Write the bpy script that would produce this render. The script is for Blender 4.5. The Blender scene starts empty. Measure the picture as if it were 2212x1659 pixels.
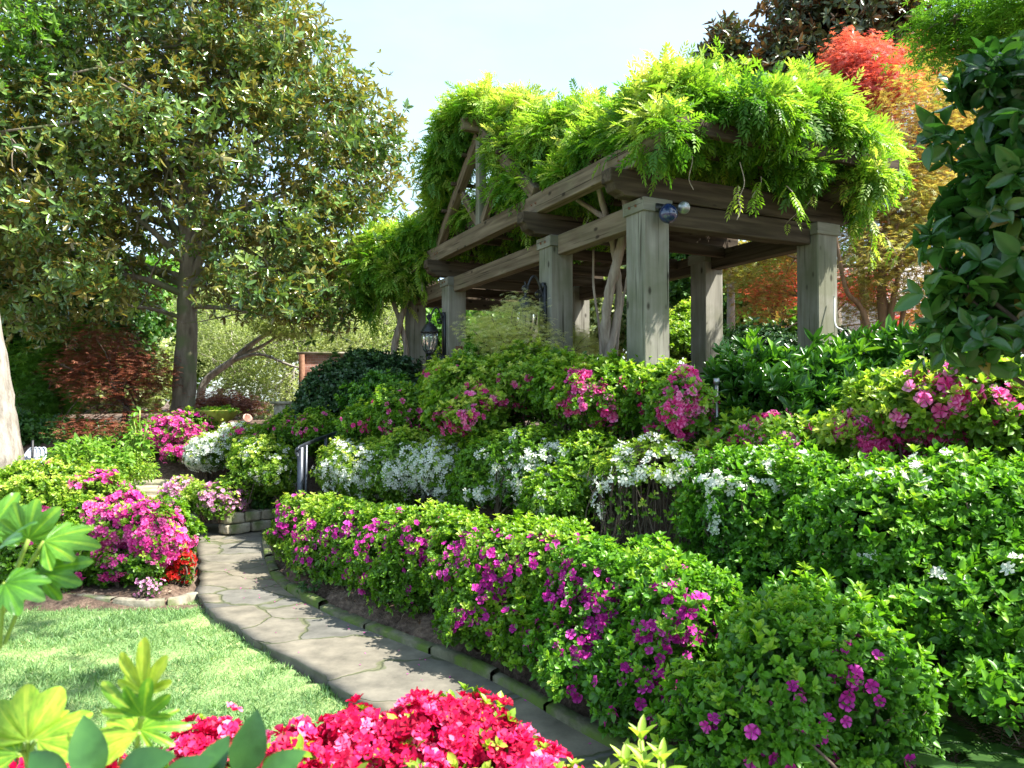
import bpy, math, random
import numpy as np
from mathutils import Vector, Matrix

# ------------------------------------------------------------------ camera, sky, sun, exposure
SC = bpy.context.scene
COL = SC.collection
random.seed(7)
RNG = np.random.default_rng(11)
EYE = np.array([0.0, 0.0, 1.75])
FPX = 1620.0                       # focal length in pixels of a 2212 x 1659 picture
PITCH = math.atan(35.5 / FPX)
cam_d = bpy.data.cameras.new("camera")
cam = bpy.data.objects.new("camera", cam_d)
COL.objects.link(cam)
cam.location = EYE
cam.rotation_euler = (math.pi / 2 + PITCH, 0, 0)
cam_d.sensor_width = 36
cam_d.lens = 36 * FPX / 2212
cam_d.clip_start = 0.05
cam_d.clip_end = 600
SC.camera = cam
cam_d.dof.use_dof = True
cam_d.dof.focus_distance = 6.0
cam_d.dof.aperture_fstop = 5.6

SUN_EL, SUN_AZ = math.radians(54), math.radians(13)   # azimuth: from +x towards -y
sdir = Vector((math.cos(SUN_EL) * math.cos(SUN_AZ), -math.cos(SUN_EL) * math.sin(SUN_AZ), math.sin(SUN_EL)))
ld = bpy.data.lights.new("sun", 'SUN')
ld.energy = 4.5
ld.angle = math.radians(0.55)
ld.color = (1.0, 0.95, 0.86)
sun = bpy.data.objects.new("sun", ld)
COL.objects.link(sun)
sun.rotation_euler = (-sdir).to_track_quat('-Z', 'Y').to_euler()

world = bpy.data.worlds.new("World")
SC.world = world
world.use_nodes = True
wn, wl = world.node_tree.nodes, world.node_tree.links
bg = wn['Background']
bg.inputs[1].default_value = 0.15
sky = wn.new('ShaderNodeTexSky')
sky.sky_type = 'NISHITA'
sky.sun_disc = False
sky.sun_elevation = SUN_EL
sky.sun_rotation = math.atan2(sdir.x, sdir.y)
sky.air_density = 1.0
sky.dust_density = 1.6
sky.ozone_density = 0.7
tc = wn.new('ShaderNodeTexCoord')
mp = wn.new('ShaderNodeMapping'); mp.inputs['Scale'].default_value = (1.0, 1.0, 2.6)
cn = wn.new('ShaderNodeTexNoise'); cn.inputs['Scale'].default_value = 2.3; cn.inputs['Detail'].default_value = 9; cn.inputs['Roughness'].default_value = 0.55
cr = wn.new('ShaderNodeValToRGB'); cr.color_ramp.elements[0].position = 0.44; cr.color_ramp.elements[1].position = 0.66
cr.color_ramp.elements[0].color = (0.3, 0.3, 0.3, 1); cr.color_ramp.elements[1].color = (0.9, 0.9, 0.9, 1)
cm = wn.new('ShaderNodeMixRGB'); cm.inputs[2].default_value = (1.78, 2.42, 2.62, 1)
wl.new(tc.outputs['Generated'], mp.inputs[0]); wl.new(mp.outputs[0], cn.inputs[0]); wl.new(cn.outputs[0], cr.inputs[0])
wl.new(cr.outputs[0], cm.inputs[0]); wl.new(sky.outputs[0], cm.inputs[1]); wl.new(cm.outputs[0], bg.inputs[0])

SC.view_settings.view_transform = 'Standard'
SC.view_settings.look = 'None'
SC.view_settings.gamma = 1
SC.view_settings.exposure = 1.85
SC.cycles.max_bounces = 8
SC.cycles.diffuse_bounces = 4
SC.cycles.transmission_bounces = 5
SC.cycles.transparent_max_bounces = 4
SC.cycles.use_denoising = True

# ------------------------------------------------------------------ helpers
def ray(u, v):
    xc, yc = (u - 1106) / FPX, (829.5 - v) / FPX
    c, s = math.cos(PITCH), math.sin(PITCH)
    d = np.array([xc, c - s * yc, s + c * yc])
    return d / d[1]
def W(u, v, d):
    """the point at depth d metres along the view through pixel (u, v)"""
    return EYE + ray(u, v) * d
def G(u, v, z=0.0):
    """the point of the level z seen at pixel (u, v)"""
    r = ray(u, v)
    return EYE + r * ((z - EYE[2]) / r[2])
def proj(P):
    c, s = math.cos(PITCH), math.sin(PITCH)
    q = P - EYE
    f = q[:, 1] * c + q[:, 2] * s
    up = -q[:, 1] * s + q[:, 2] * c
    return 1106 + FPX * q[:, 0] / f, 829.5 - FPX * up / f
def nrm(a):
    a = np.asarray(a, float)
    return a / np.maximum(np.linalg.norm(a, axis=-1, keepdims=True), 1e-9)
def waves(P, scale, seed, n=7):
    r = np.random.default_rng(seed)
    k = r.normal(size=(n, 3)) / scale * 2.2
    ph = r.uniform(0, 6.28, n)
    return np.sin(P @ k.T + ph).sum(1) / math.sqrt(n)
def smooth(t, a, b):
    t = np.clip((t - a) / (b - a), 0, 1)
    return t * t * (3 - 2 * t)
def catmull(pts, n=8):
    P = np.asarray(pts, float)
    P = np.vstack([2 * P[0] - P[1], P, 2 * P[-1] - P[-2]])
    out = []
    for i in range(1, len(P) - 2):
        for t in np.linspace(0, 1, n, endpoint=False):
            a, b, c, d = P[i - 1], P[i], P[i + 1], P[i + 2]
            out.append(.5 * ((2 * b) + (c - a) * t + (2 * a - 5 * b + 4 * c - d) * t * t + (3 * b - a - 3 * c + d) * t ** 3))
    out.append(P[-2])
    return np.array(out)

class MB:
    """collects quads with a per-face tone and builds ONE mesh object"""
    def __init__(s): s.V, s.F, s.T, s.n = [], [], [], 0
    def add(s, V, F, tone=0.5):
        V = np.asarray(V, float).reshape(-1, 3); F = np.asarray(F, int).reshape(-1, 4)
        s.V.append(V); s.F.append(F + s.n); s.n += len(V)
        s.T.append(np.broadcast_to(np.asarray(tone, float), (len(F),)).copy())
        return s
    def inst(s, T, P, R, S, tone):
        """copies of template T=(V,F) at points P, rotations R (columns x,y,z), sizes S"""
        tv, tf = T[0], T[1]
        N = len(P)
        if N == 0: return s
        S = np.broadcast_to(np.asarray(S, float).reshape(-1, 1) if np.ndim(S) <= 1 else S, (N, 3)) if np.ndim(S) else np.full((N, 3), S)
        V = np.einsum('nij,nkj->nki', R, tv[None] * S[:, None, :]) + P[:, None]
        F = tf[None] + (np.arange(N) * len(tv))[:, None, None]
        tn = np.repeat(np.broadcast_to(tone, (N,)), len(tf))
        if len(T) > 2: tn = np.clip(tn + np.tile(T[2], N), 0, 1)
        return s.add(V.reshape(-1, 3), F.reshape(-1, 4), tn)
    def tube(s, pts, rad, k=7, tone=0.5, wob=0):
        P = np.asarray(pts, float); n = len(P)
        r = np.broadcast_to(np.asarray(rad, float), (n,))
        T = nrm(np.gradient(P, axis=0))
        ref = np.array([0.31, 0.87, 0.2]) if abs(T[0][2]) > .7 else np.array([0, 0, 1.0])
        X = nrm(np.cross(T, ref)); Y = np.cross(T, X)
        a = np.linspace(0, 2 * np.pi, k, endpoint=False)
        rr = r[:, None] * (1 + (wob * RNG.normal(size=(n, k)) if wob else 0))
        V = P[:, None] + (X[:, None] * np.cos(a)[None, :, None] + Y[:, None] * np.sin(a)[None, :, None]) * rr[..., None]
        F = [[i * k + j, i * k + (j + 1) % k, (i + 1) * k + (j + 1) % k, (i + 1) * k + j] for i in range(n - 1) for j in range(k)]
        s.add(V.reshape(-1, 3), F, tone)
        for e in (0, n - 1):                       # close the ends with quads (k even) or a thin fan
            c = [e * k + j for j in range(k)]
            base = s.n - n * k
            q = [[c[0], c[j], c[j + 1], c[min(j + 2, k - 1)]] for j in range(1, k - 1, 2) if j + 2 <= k - 1 or k % 2]
            q = [x for x in q if len(set(x)) == 4]
            if q: s.F.append(np.array(q) + base); s.T.append(np.full(len(q), tone))
        return s
    def box(s, c, h, R=None, bev=0.0, tone=0.5):
        c = np.asarray(c, float); h = np.asarray(h, float)
        b = np.array([[-1, -1, -1], [1, -1, -1], [1, 1, -1], [-1, 1, -1], [-1, -1, 1], [1, -1, 1], [1, 1, 1], [-1, 1, 1]], float) * h
        if R is not None: b = b @ np.asarray(R).T
        F = [[0, 3, 2, 1], [4, 5, 6, 7], [0, 1, 5, 4], [1, 2, 6, 5], [2, 3, 7, 6], [3, 0, 4, 7]]
        return s.add(b + c, F, tone)
    def lathe(s, prof, c=(0, 0, 0), k=20, tone=0.5):
        prof = np.asarray(prof, float); n = len(prof)
        a = np.linspace(0, 2 * np.pi, k, endpoint=False)
        V = np.stack([prof[:, 0:1] * np.cos(a), prof[:, 0:1] * np.sin(a), np.repeat(prof[:, 1:2], k, 1)], -1) + np.asarray(c, float)
        F = [[i * k + j, i * k + (j + 1) % k, (i + 1) * k + (j + 1) % k, (i + 1) * k + j] for i in range(n - 1) for j in range(k)]
        return s.add(V.reshape(-1, 3), F, tone)
    def build(s, name, mat, parent=None, base=(0, 0, 0), shade=True):
        V = np.vstack(s.V) - np.asarray(base, float); F = np.vstack(s.F); T = np.concatenate(s.T)
        me = bpy.data.meshes.new(name)
        me.vertices.add(len(V)); me.vertices.foreach_set('co', V.astype(np.float32).ravel())
        me.loops.add(F.size); me.loops.foreach_set('vertex_index', F.astype(np.int32).ravel())
        me.polygons.add(len(F)); me.polygons.foreach_set('loop_start', (np.arange(len(F)) * 4).astype(np.int32))
        at = me.attributes.new('tone', 'FLOAT', 'FACE'); at.data.foreach_set('value', T.astype(np.float32))
        me.update(calc_edges=True)
        if shade: me.polygons.foreach_set('use_smooth', np.ones(len(F), bool))
        me.materials.append(mat)
        o = bpy.data.objects.new(name, me); COL.objects.link(o)
        if parent is not None: o.parent = parent
        else: o.location = base
        return o

def empty(name, loc, label=None, cat=None, group=None, kind=None):
    o = bpy.data.objects.new(name, None); COL.objects.link(o)
    o.location = [float(x) for x in loc]; o.empty_display_size = .2
    return tag(o, label, cat, group, kind)
def tag(o, label=None, cat=None, group=None, kind=None):
    if label: o['label'] = label
    if cat: o['category'] = cat
    if group: o['group'] = group
    if kind: o['kind'] = kind
    return o

# ------------------------------------------------------------------ materials
def nodes(name):
    m = bpy.data.materials.new(name); m.use_nodes = True
    return m, m.node_tree.nodes, m.node_tree.links, m.node_tree.nodes['Principled BSDF']
def ramp(n, l, fac, cols):
    r = n.new('ShaderNodeValToRGB'); e = r.color_ramp.elements
    while len(e) < len(cols): e.new(0.5)
    for i, (p, c) in enumerate(cols): e[i].position = p; e[i].color = (*c, 1)
    l.new(fac, r.inputs[0]); return r.outputs[0]
def leaf_mat(name, cols, trans=.35, rough=.42, tint=(1.25, 1.3, .55), back=None, spec=.5, mottle=0):
    m, n, l, p = nodes(name)
    a = n.new('ShaderNodeAttribute'); a.attribute_name = 'tone'
    c = ramp(n, l, a.outputs['Fac'], cols)
    if back:
        g = n.new('ShaderNodeNewGeometry')
        c2 = ramp(n, l, a.outputs['Fac'], back)
        mx = n.new('ShaderNodeMixRGB'); l.new(g.outputs['Backfacing'], mx.inputs[0]); l.new(c, mx.inputs[1]); l.new(c2, mx.inputs[2]); c = mx.outputs[0]
    if mottle:
        tc = n.new('ShaderNodeTexCoord'); no = n.new('ShaderNodeTexNoise'); no.inputs['Scale'].default_value = mottle; no.inputs['Detail'].default_value = 6
        l.new(tc.outputs['Object'], no.inputs[0]); mm = n.new('ShaderNodeMixRGB'); mm.blend_type = 'MULTIPLY'; mm.inputs[0].default_value = 1
        l.new(c, mm.inputs[1]); l.new(ramp(n, l, no.outputs[0], [(.3, (.62, .66, .6)), (.5, (1, 1, 1)), (.72, (1.3, 1.2, 1.1))]), mm.inputs[2]); c = mm.outputs[0]
        bp = n.new('ShaderNodeBump'); bp.inputs['Strength'].default_value = .35; bp.inputs['Distance'].default_value = .004; l.new(no.outputs[0], bp.inputs['Height']); l.new(bp.outputs[0], p.inputs['Normal'])
    l.new(c, p.inputs['Base Color']); p.inputs['Roughness'].default_value = rough; p.inputs['Specular IOR Level'].default_value = spec
    t = n.new('ShaderNodeBsdfTranslucent'); mu = n.new('ShaderNodeMixRGB'); mu.blend_type = 'MULTIPLY'; mu.inputs[0].default_value = 1
    mu.inputs[2].default_value = (*tint, 1); l.new(c, mu.inputs[1]); l.new(mu.outputs[0], t.inputs[0])
    x = n.new('ShaderNodeMixShader'); x.inputs[0].default_value = trans
    l.new(p.outputs[0], x.inputs[1]); l.new(t.outputs[0], x.inputs[2]); l.new(x.outputs[0], n['Material Output'].inputs[0])
    return m
def plain(name, cols, scale=8, rough=.8, stretch=(1, 1, 1), bump=.3, detail=6, metal=0, spec=.4, dist=.02, tex2=None):
    m, n, l, p = nodes(name)
    tc = n.new('ShaderNodeTexCoord'); mp = n.new('ShaderNodeMapping'); mp.inputs['Scale'].default_value = stretch
    t = n.new('ShaderNodeTexNoise'); t.inputs['Scale'].default_value = scale; t.inputs['Detail'].default_value = detail; t.inputs['Roughness'].default_value = .62
    l.new(tc.outputs['Object'], mp.inputs[0]); l.new(mp.outputs[0], t.inputs[0])
    c = ramp(n, l, t.outputs[0], cols)
    if tex2:
        t2 = n.new('ShaderNodeTexNoise'); t2.inputs['Scale'].default_value = tex2[0]; t2.inputs['Detail'].default_value = 4
        l.new(tc.outputs['Object'], t2.inputs[0])
        r2 = n.new('ShaderNodeValToRGB'); r2.color_ramp.elements[0].position = tex2[1]; r2.color_ramp.elements[1].position = tex2[2]
        l.new(t2.outputs[0], r2.inputs[0])
        mx = n.new('ShaderNodeMixRGB'); mx.inputs[2].default_value = (*tex2[3], 1)
        l.new(r2.outputs[0], mx.inputs[0]); l.new(c, mx.inputs[1]); c = mx.outputs[0]
    l.new(c, p.inputs['Base Color']); p.inputs['Roughness'].default_value = rough; p.inputs['Metallic'].default_value = metal
    p.inputs['Specular IOR Level'].default_value = spec
    if bump:
        b = n.new('ShaderNodeBump'); b.inputs['Strength'].default_value = bump; b.inputs['Distance'].default_value = dist
        l.new(t.outputs[0], b.inputs['Height']); l.new(b.outputs[0], p.inputs['Normal'])
    return m

M = {}
M['azalea'] = leaf_mat('azalea_leaf', [(0, (.05, .13, .012)), (.45, (.11, .26, .016)), (.8, (.22, .40, .025)), (1, (.38, .50, .06))], .42)
M['azalea_cool'] = leaf_mat('azalea_leaf_cool', [(0, (.045, .14, .016)), (.5, (.095, .27, .02)), (.85, (.17, .38, .026)), (1, (.29, .46, .04))], .42)
M['azalea_lime'] = leaf_mat('azalea_leaf_lime', [(0, (.07, .16, .016)), (.45, (.15, .30, .024)), (.8, (.31, .46, .05)), (1, (.52, .58, .12))], .45)
M['dark_shrub'] = leaf_mat('dark_shrub_leaf', [(0, (.02, .055, .022)), (.6, (.035, .09, .03)), (1, (.08, .17, .04))], .18, .33, back=None)
M['aucuba'] = leaf_mat('aucuba_leaf', [(0, (.022, .085, .014)), (.6, (.05, .16, .018)), (.9, (.10, .28, .02)), (1, (.18, .38, .03))], .25, .28)
M['magnolia'] = leaf_mat('magnolia_leaf', [(0, (.065, .145, .034)), (.6, (.135, .25, .06)), (.94, (.26, .36, .09)), (1, (.46, .32, .06))], .33, .24, (1.3, 1.2, .5),
                         back=[(0, (.18, .14, .035)), (.5, (.22, .21, .055)), (1, (.30, .30, .09))], spec=.9)
M['magnolia_dark'] = leaf_mat('dark_magnolia_leaf', [(0, (.045, .065, .025)), (1, (.09, .12, .04))], .15, .35, (1.3, 1.2, .5),
                         back=[(0, (.12, .06, .03)), (1, (.17, .10, .05))], spec=.5)
M['wisteria'] = leaf_mat('wisteria_leaf', [(0, (.07, .20, .02)), (.35, (.19, .37, .03)), (.7, (.40, .51, .10)), (1, (.68, .67, .26))], .45, .5)
M['green_tree'] = leaf_mat('green_tree_leaf', [(0, (.05, .14, .022)), (.6, (.12, .28, .03)), (1, (.24, .40, .06))], .45)
M['dark_tree'] = leaf_mat('dark_tree_leaf', [(0, (.03, .09, .022)), (.6, (.065, .17, .03)), (1, (.12, .26, .04))], .38)
M['pale_tree'] = leaf_mat('pale_tree_leaf', [(0, (.24, .31, .12)), (.6, (.38, .45, .20)), (1, (.56, .60, .36))], .45)
M['gold_maple'] = leaf_mat('golden_maple_leaf', [(0, (.46, .13, .08)), (.2, (.30, .17, .07)), (.45, (.34, .28, .09)), (.75, (.44, .42, .14)), (1, (.30, .38, .10))], .5, .5, (1.3, 1.1, .5))
M['red_maple'] = leaf_mat('scarlet_maple_leaf', [(0, (.46, .07, .06)), (.5, (.62, .15, .11)), (1, (.66, .32, .18))], .5, .5, (1.3, .85, .6))
M['rust_maple'] = leaf_mat('rust_maple_leaf', [(0, (.17, .06, .04)), (.6, (.29, .11, .065)), (1, (.38, .22, .10))], .35, .5, (1.2, .9, .7))
M['cream_maple'] = leaf_mat('cream_maple_leaf', [(0, (.30, .38, .11)), (.35, (.62, .62, .30)), (1, (.84, .80, .58))], .5, .5)
M['camellia'] = leaf_mat('camellia_leaf', [(0, (.022, .07, .02)), (.5, (.04, .12, .025)), (.8, (.08, .19, .035)), (.93, (.14, .20, .04)), (1, (.28, .20, .05))], .28, .22, (1.2, 1.4, .5))
M['fern'] = leaf_mat('fern_leaf', [(0, (.025, .075, .015)), (1, (.07, .16, .025))], .4)
M['fatsia'] = leaf_mat('fatsia_leaf', [(0, (.04, .14, .025)), (.5, (.10, .27, .025)), (.8, (.22, .42, .03)), (1, (.42, .56, .06))], .4, .3, (1.35, 1.25, .3), mottle=38)
M['fatsia_dark'] = leaf_mat('broad_dark_leaf', [(0, (.016, .06, .016)), (1, (.05, .15, .03))], .15, .3, mottle=30)
M['lawn_blade'] = leaf_mat('lawn_blade', [(0, (.10, .20, .07)), (.5, (.19, .34, .12)), (.85, (.31, .44, .18)), (1, (.52, .52, .30))], .3, .6)
def bloom(name, cols, tr=.4): return leaf_mat(name, cols, tr, .55, (1.15, .75, 1.05), spec=.25)
M['purple'] = bloom('purple_petal', [(0, (.38, .012, .24)), (.6, (.58, .03, .38)), (1, (.74, .11, .52))])
M['magenta'] = bloom('magenta_petal', [(0, (.55, .03, .27)), (.6, (.74, .08, .38)), (1, (.85, .28, .52))])
M['pink'] = bloom('pink_petal', [(0, (.68, .03, .24)), (.5, (.86, .11, .44)), (1, (.92, .38, .64))], .5)
M['coral'] = bloom('rose_red_petal', [(0, (.34, .001, .028)), (.55, (.66, .004, .075)), (.85, (.80, .03, .17)), (1, (.90, .22, .40))], .28)
M['lilac'] = bloom('lilac_petal', [(0, (.60, .22, .44)), (1, (.80, .48, .66))])
M['white'] = leaf_mat('white_petal', [(0, (.76, .80, .72)), (1, (.88, .89, .84))], .4, .6, (1, 1, 1), spec=.2)
M['redflower'] = bloom('scarlet_petal', [(0, (.45, .01, .01)), (1, (.68, .03, .02))])
M['bark'] = plain('grey_bark', [(.3, (.09, .07, .05)), (.55, (.20, .165, .125)), (.75, (.33, .29, .23))], 9, .9, (1, 1, .25), .7, 8, dist=.03, tex2=(2.2, .5, .62, (.13, .15, .07)))
M['bark_pale'] = plain('pale_furrowed_bark', [(.32, (.12, .10, .08)), (.5, (.27, .245, .21)), (.7, (.37, .34, .30))], 12, .9, (1, 1, .22), .9, 8, dist=.04)
M['bark_dark'] = plain('dark_twig_bark', [(.3, (.05, .036, .026)), (.7, (.13, .095, .07))], 18, .9, (1, 1, .4), .4)
M['bark_warm'] = plain('warm_maple_bark', [(.3, (.14, .085, .05)), (.7, (.30, .19, .12))], 14, .85, (1, 1, .3), .4)
M['bark_vine'] = plain('shaggy_vine_bark', [(.3, (.17, .13, .10)), (.7, (.40, .34, .28))], 22, .9, (1, 1, .12), .8)
M['stem'] = plain('green_stem', [(.3, (.16, .26, .04)), (.7, (.30, .40, .08))], 10, .5, bump=.1)
M['soil'] = plain('mulched_soil', [(.3, (.045, .028, .02)), (.5, (.11, .072, .05)), (.72, (.21, .15, .11))], 26, .95, bump=.9, detail=10, dist=.03)
M['turf'] = plain('turf', [(.3, (.11, .18, .06)), (.6, (.19, .28, .10)), (.8, (.30, .34, .18))], 30, .95, bump=.5, detail=8, tex2=(1.2, .45, .7, (.30, .36, .14)))
M['chip'] = leaf_mat('mulch_chip', [(0, (.06, .035, .022)), (.6, (.17, .11, .07)), (1, (.34, .26, .19))], .05, .8, (1, 1, 1), spec=.2)
M['stone'] = plain('buff_stone', [(.3, (.20, .17, .12)), (.5, (.36, .32, .24)), (.72, (.52, .48, .40))], 7, .9, bump=.6, detail=9, tex2=(4, .52, .66, (.14, .17, .06)))
M['stone_edge'] = plain('weathered_edging_stone', [(.3, (.13, .115, .08)), (.5, (.22, .20, .15)), (.72, (.32, .29, .23))], 9, .95, bump=.8, detail=9, tex2=(4, .46, .6, (.10, .13, .04)))
M['stone_moss'] = plain('mossy_stone', [(.3, (.06, .06, .035)), (.5, (.12, .115, .07)), (.72, (.19, .18, .12))], 9, .95, bump=.8, detail=9, tex2=(5, .42, .58, (.085, .13, .02)))
M['basin'] = plain('algae_stained_stone', [(.3, (.20, .22, .03)), (.5, (.36, .38, .06)), (.75, (.48, .48, .14))], 6, .85, (2, 2, .5), .3)
M['iron'] = plain('black_iron', [(.3, (.012, .013, .015)), (.7, (.03, .032, .036))], 20, .42, bump=.15, metal=.3, spec=.6)
M['rail'] = plain('dark_painted_steel', [(.3, (.03, .036, .05)), (.7, (.06, .07, .09))], 20, .35, bump=.05, metal=.5, spec=.7)
M['navy'] = plain('navy_gloss', [(.3, (.006, .012, .06)), (.7, (.02, .04, .12))], 5, .12, bump=0, spec=.9)
M['steel'] = plain('grey_metal', [(.3, (.25, .27, .28)), (.7, (.42, .44, .45))], 20, .35, bump=.05, metal=.8)
M['hose'] = plain('grey_hose', [(.3, (.30, .34, .40)), (.7, (.48, .52, .58))], 20, .4, bump=.05)
M['terracotta'] = plain('terracotta', [(.3, (.50, .27, .2)), (.7, (.66, .42, .34))], 12, .8, bump=.2)
M['plaster'] = plain('pale_plaster', [(.3, (.62, .58, .56)), (.7, (.78, .75, .73))], 2, .9, bump=.1)
M['cord'] = plain('white_cable', [(.3, (.6, .6, .55)), (.7, (.75, .74, .7))], 10, .5, bump=0)
M['rust'] = plain('rusted_iron', [(.3, (.10, .045, .025)), (.7, (.22, .11, .06))], 16, .7, bump=.4, metal=.3)

def wood_mat(name, cols, green, gthr):
    m, n, l, p = nodes(name)
    tc = n.new('ShaderNodeTexCoord'); inf = n.new('ShaderNodeObjectInfo')
    off = n.new('ShaderNodeVectorMath'); off.operation = 'ADD'
    cx = n.new('ShaderNodeCombineXYZ'); mul = n.new('ShaderNodeMath'); mul.operation = 'MULTIPLY'; mul.inputs[1].default_value = 37
    l.new(inf.outputs['Random'], mul.inputs[0]); l.new(mul.outputs[0], cx.inputs[0]); l.new(mul.outputs[0], cx.inputs[2])
    l.new(tc.outputs['Object'], off.inputs[0]); l.new(cx.outputs[0], off.inputs[1])
    mp = n.new('ShaderNodeMapping'); mp.inputs['Scale'].default_value = (16, 16, 1.3); l.new(off.outputs[0], mp.inputs[0])
    g = n.new('ShaderNodeTexNoise'); g.inputs['Scale'].default_value = 1; g.inputs['Detail'].default_value = 7; g.inputs['Distortion'].default_value = .6
    l.new(mp.outputs[0], g.inputs[0])
    c = ramp(n, l, g.outputs[0], cols)
    b2 = n.new('ShaderNodeTexNoise'); b2.inputs['Scale'].default_value = 2.1; b2.inputs['Detail'].default_value = 5; l.new(off.outputs[0], b2.inputs[0])
    r2 = n.new('ShaderNodeValToRGB'); r2.color_ramp.elements[0].position = gthr; r2.color_ramp.elements[1].position = gthr + .2; r2.color_ramp.elements[1].color = (.6, .6, .6, 1)
    l.new(b2.outputs[0], r2.inputs[0])
    mx = n.new('ShaderNodeMixRGB'); mx.inputs[2].default_value = (*green, 1); l.new(r2.outputs[0], mx.inputs[0]); l.new(c, mx.inputs[1])
    # knots
    mpk = n.new('ShaderNodeMapping'); mpk.inputs['Scale'].default_value = (6, 6, 3.0); l.new(off.outputs[0], mpk.inputs[0])
    vo = n.new('ShaderNodeTexVoronoi'); vo.inputs['Scale'].default_value = 1.0; l.new(mpk.outputs[0], vo.inputs[0])
    kr = n.new('ShaderNodeValToRGB'); kr.color_ramp.elements[0].position = .07; kr.color_ramp.elements[0].color = (.28, .26, .24, 1); kr.color_ramp.elements[1].position = .15; kr.color_ramp.elements[1].color = (1, 1, 1, 1)
    l.new(vo.outputs['Distance'], kr.inputs[0])
    mk = n.new('ShaderNodeMixRGB'); mk.blend_type = 'MULTIPLY'; mk.inputs[0].default_value = 1; l.new(mx.outputs[0], mk.inputs[1]); l.new(kr.outputs[0], mk.inputs[2])
    # drying cracks along the grain
    mpc = n.new('ShaderNodeMapping'); mpc.inputs['Scale'].default_value = (38, 38, .9); l.new(off.outputs[0], mpc.inputs[0])
    ck = n.new('ShaderNodeTexNoise'); ck.inputs['Scale'].default_value = 1; ck.inputs['Detail'].default_value = 2; l.new(mpc.outputs[0], ck.inputs[0])
    crk = n.new('ShaderNodeValToRGB'); crk.color_ramp.elements[0].position = .30; crk.color_ramp.elements[0].color = (.3, .28, .25, 1); crk.color_ramp.elements[1].position = .36; crk.color_ramp.elements[1].color = (1, 1, 1, 1)
    l.new(ck.outputs[0], crk.inputs[0])
    mc = n.new('ShaderNodeMixRGB'); mc.blend_type = 'MULTIPLY'; mc.inputs[0].default_value = 1; l.new(mk.outputs[0], mc.inputs[1]); l.new(crk.outputs[0], mc.inputs[2])
    l.new(mc.outputs[0], p.inputs['Base Color']); p.inputs['Roughness'].default_value = .88; p.inputs['Specular IOR Level'].default_value = .2
    b = n.new('ShaderNodeBump'); b.inputs['Strength'].default_value = .5; b.inputs['Distance'].default_value = .008
    l.new(g.outputs[0], b.inputs['Height']); l.new(b.outputs[0], p.inputs['Normal'])
    return m
M['wood'] = wood_mat('weathered_grey_timber', [(.2, (.135, .13, .105)), (.5, (.215, .208, .175)), (.8, (.30, .292, .25))], (.10, .11, .055), .42)
M['wood_brown'] = wood_mat('weathered_brown_timber', [(.28, (.075, .055, .034)), (.5, (.14, .108, .072)), (.72, (.22, .175, .12))], (.15, .14, .08), .55)

M['wood_shaded'] = wood_mat('shade_darkened_timber', [(.28, (.030, .022, .014)), (.5, (.062, .047, .031)), (.72, (.105, .082, .056))], (.05, .05, .03), .6)  # darker copy of the brown timber: shade under the roof put into the colour

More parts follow.
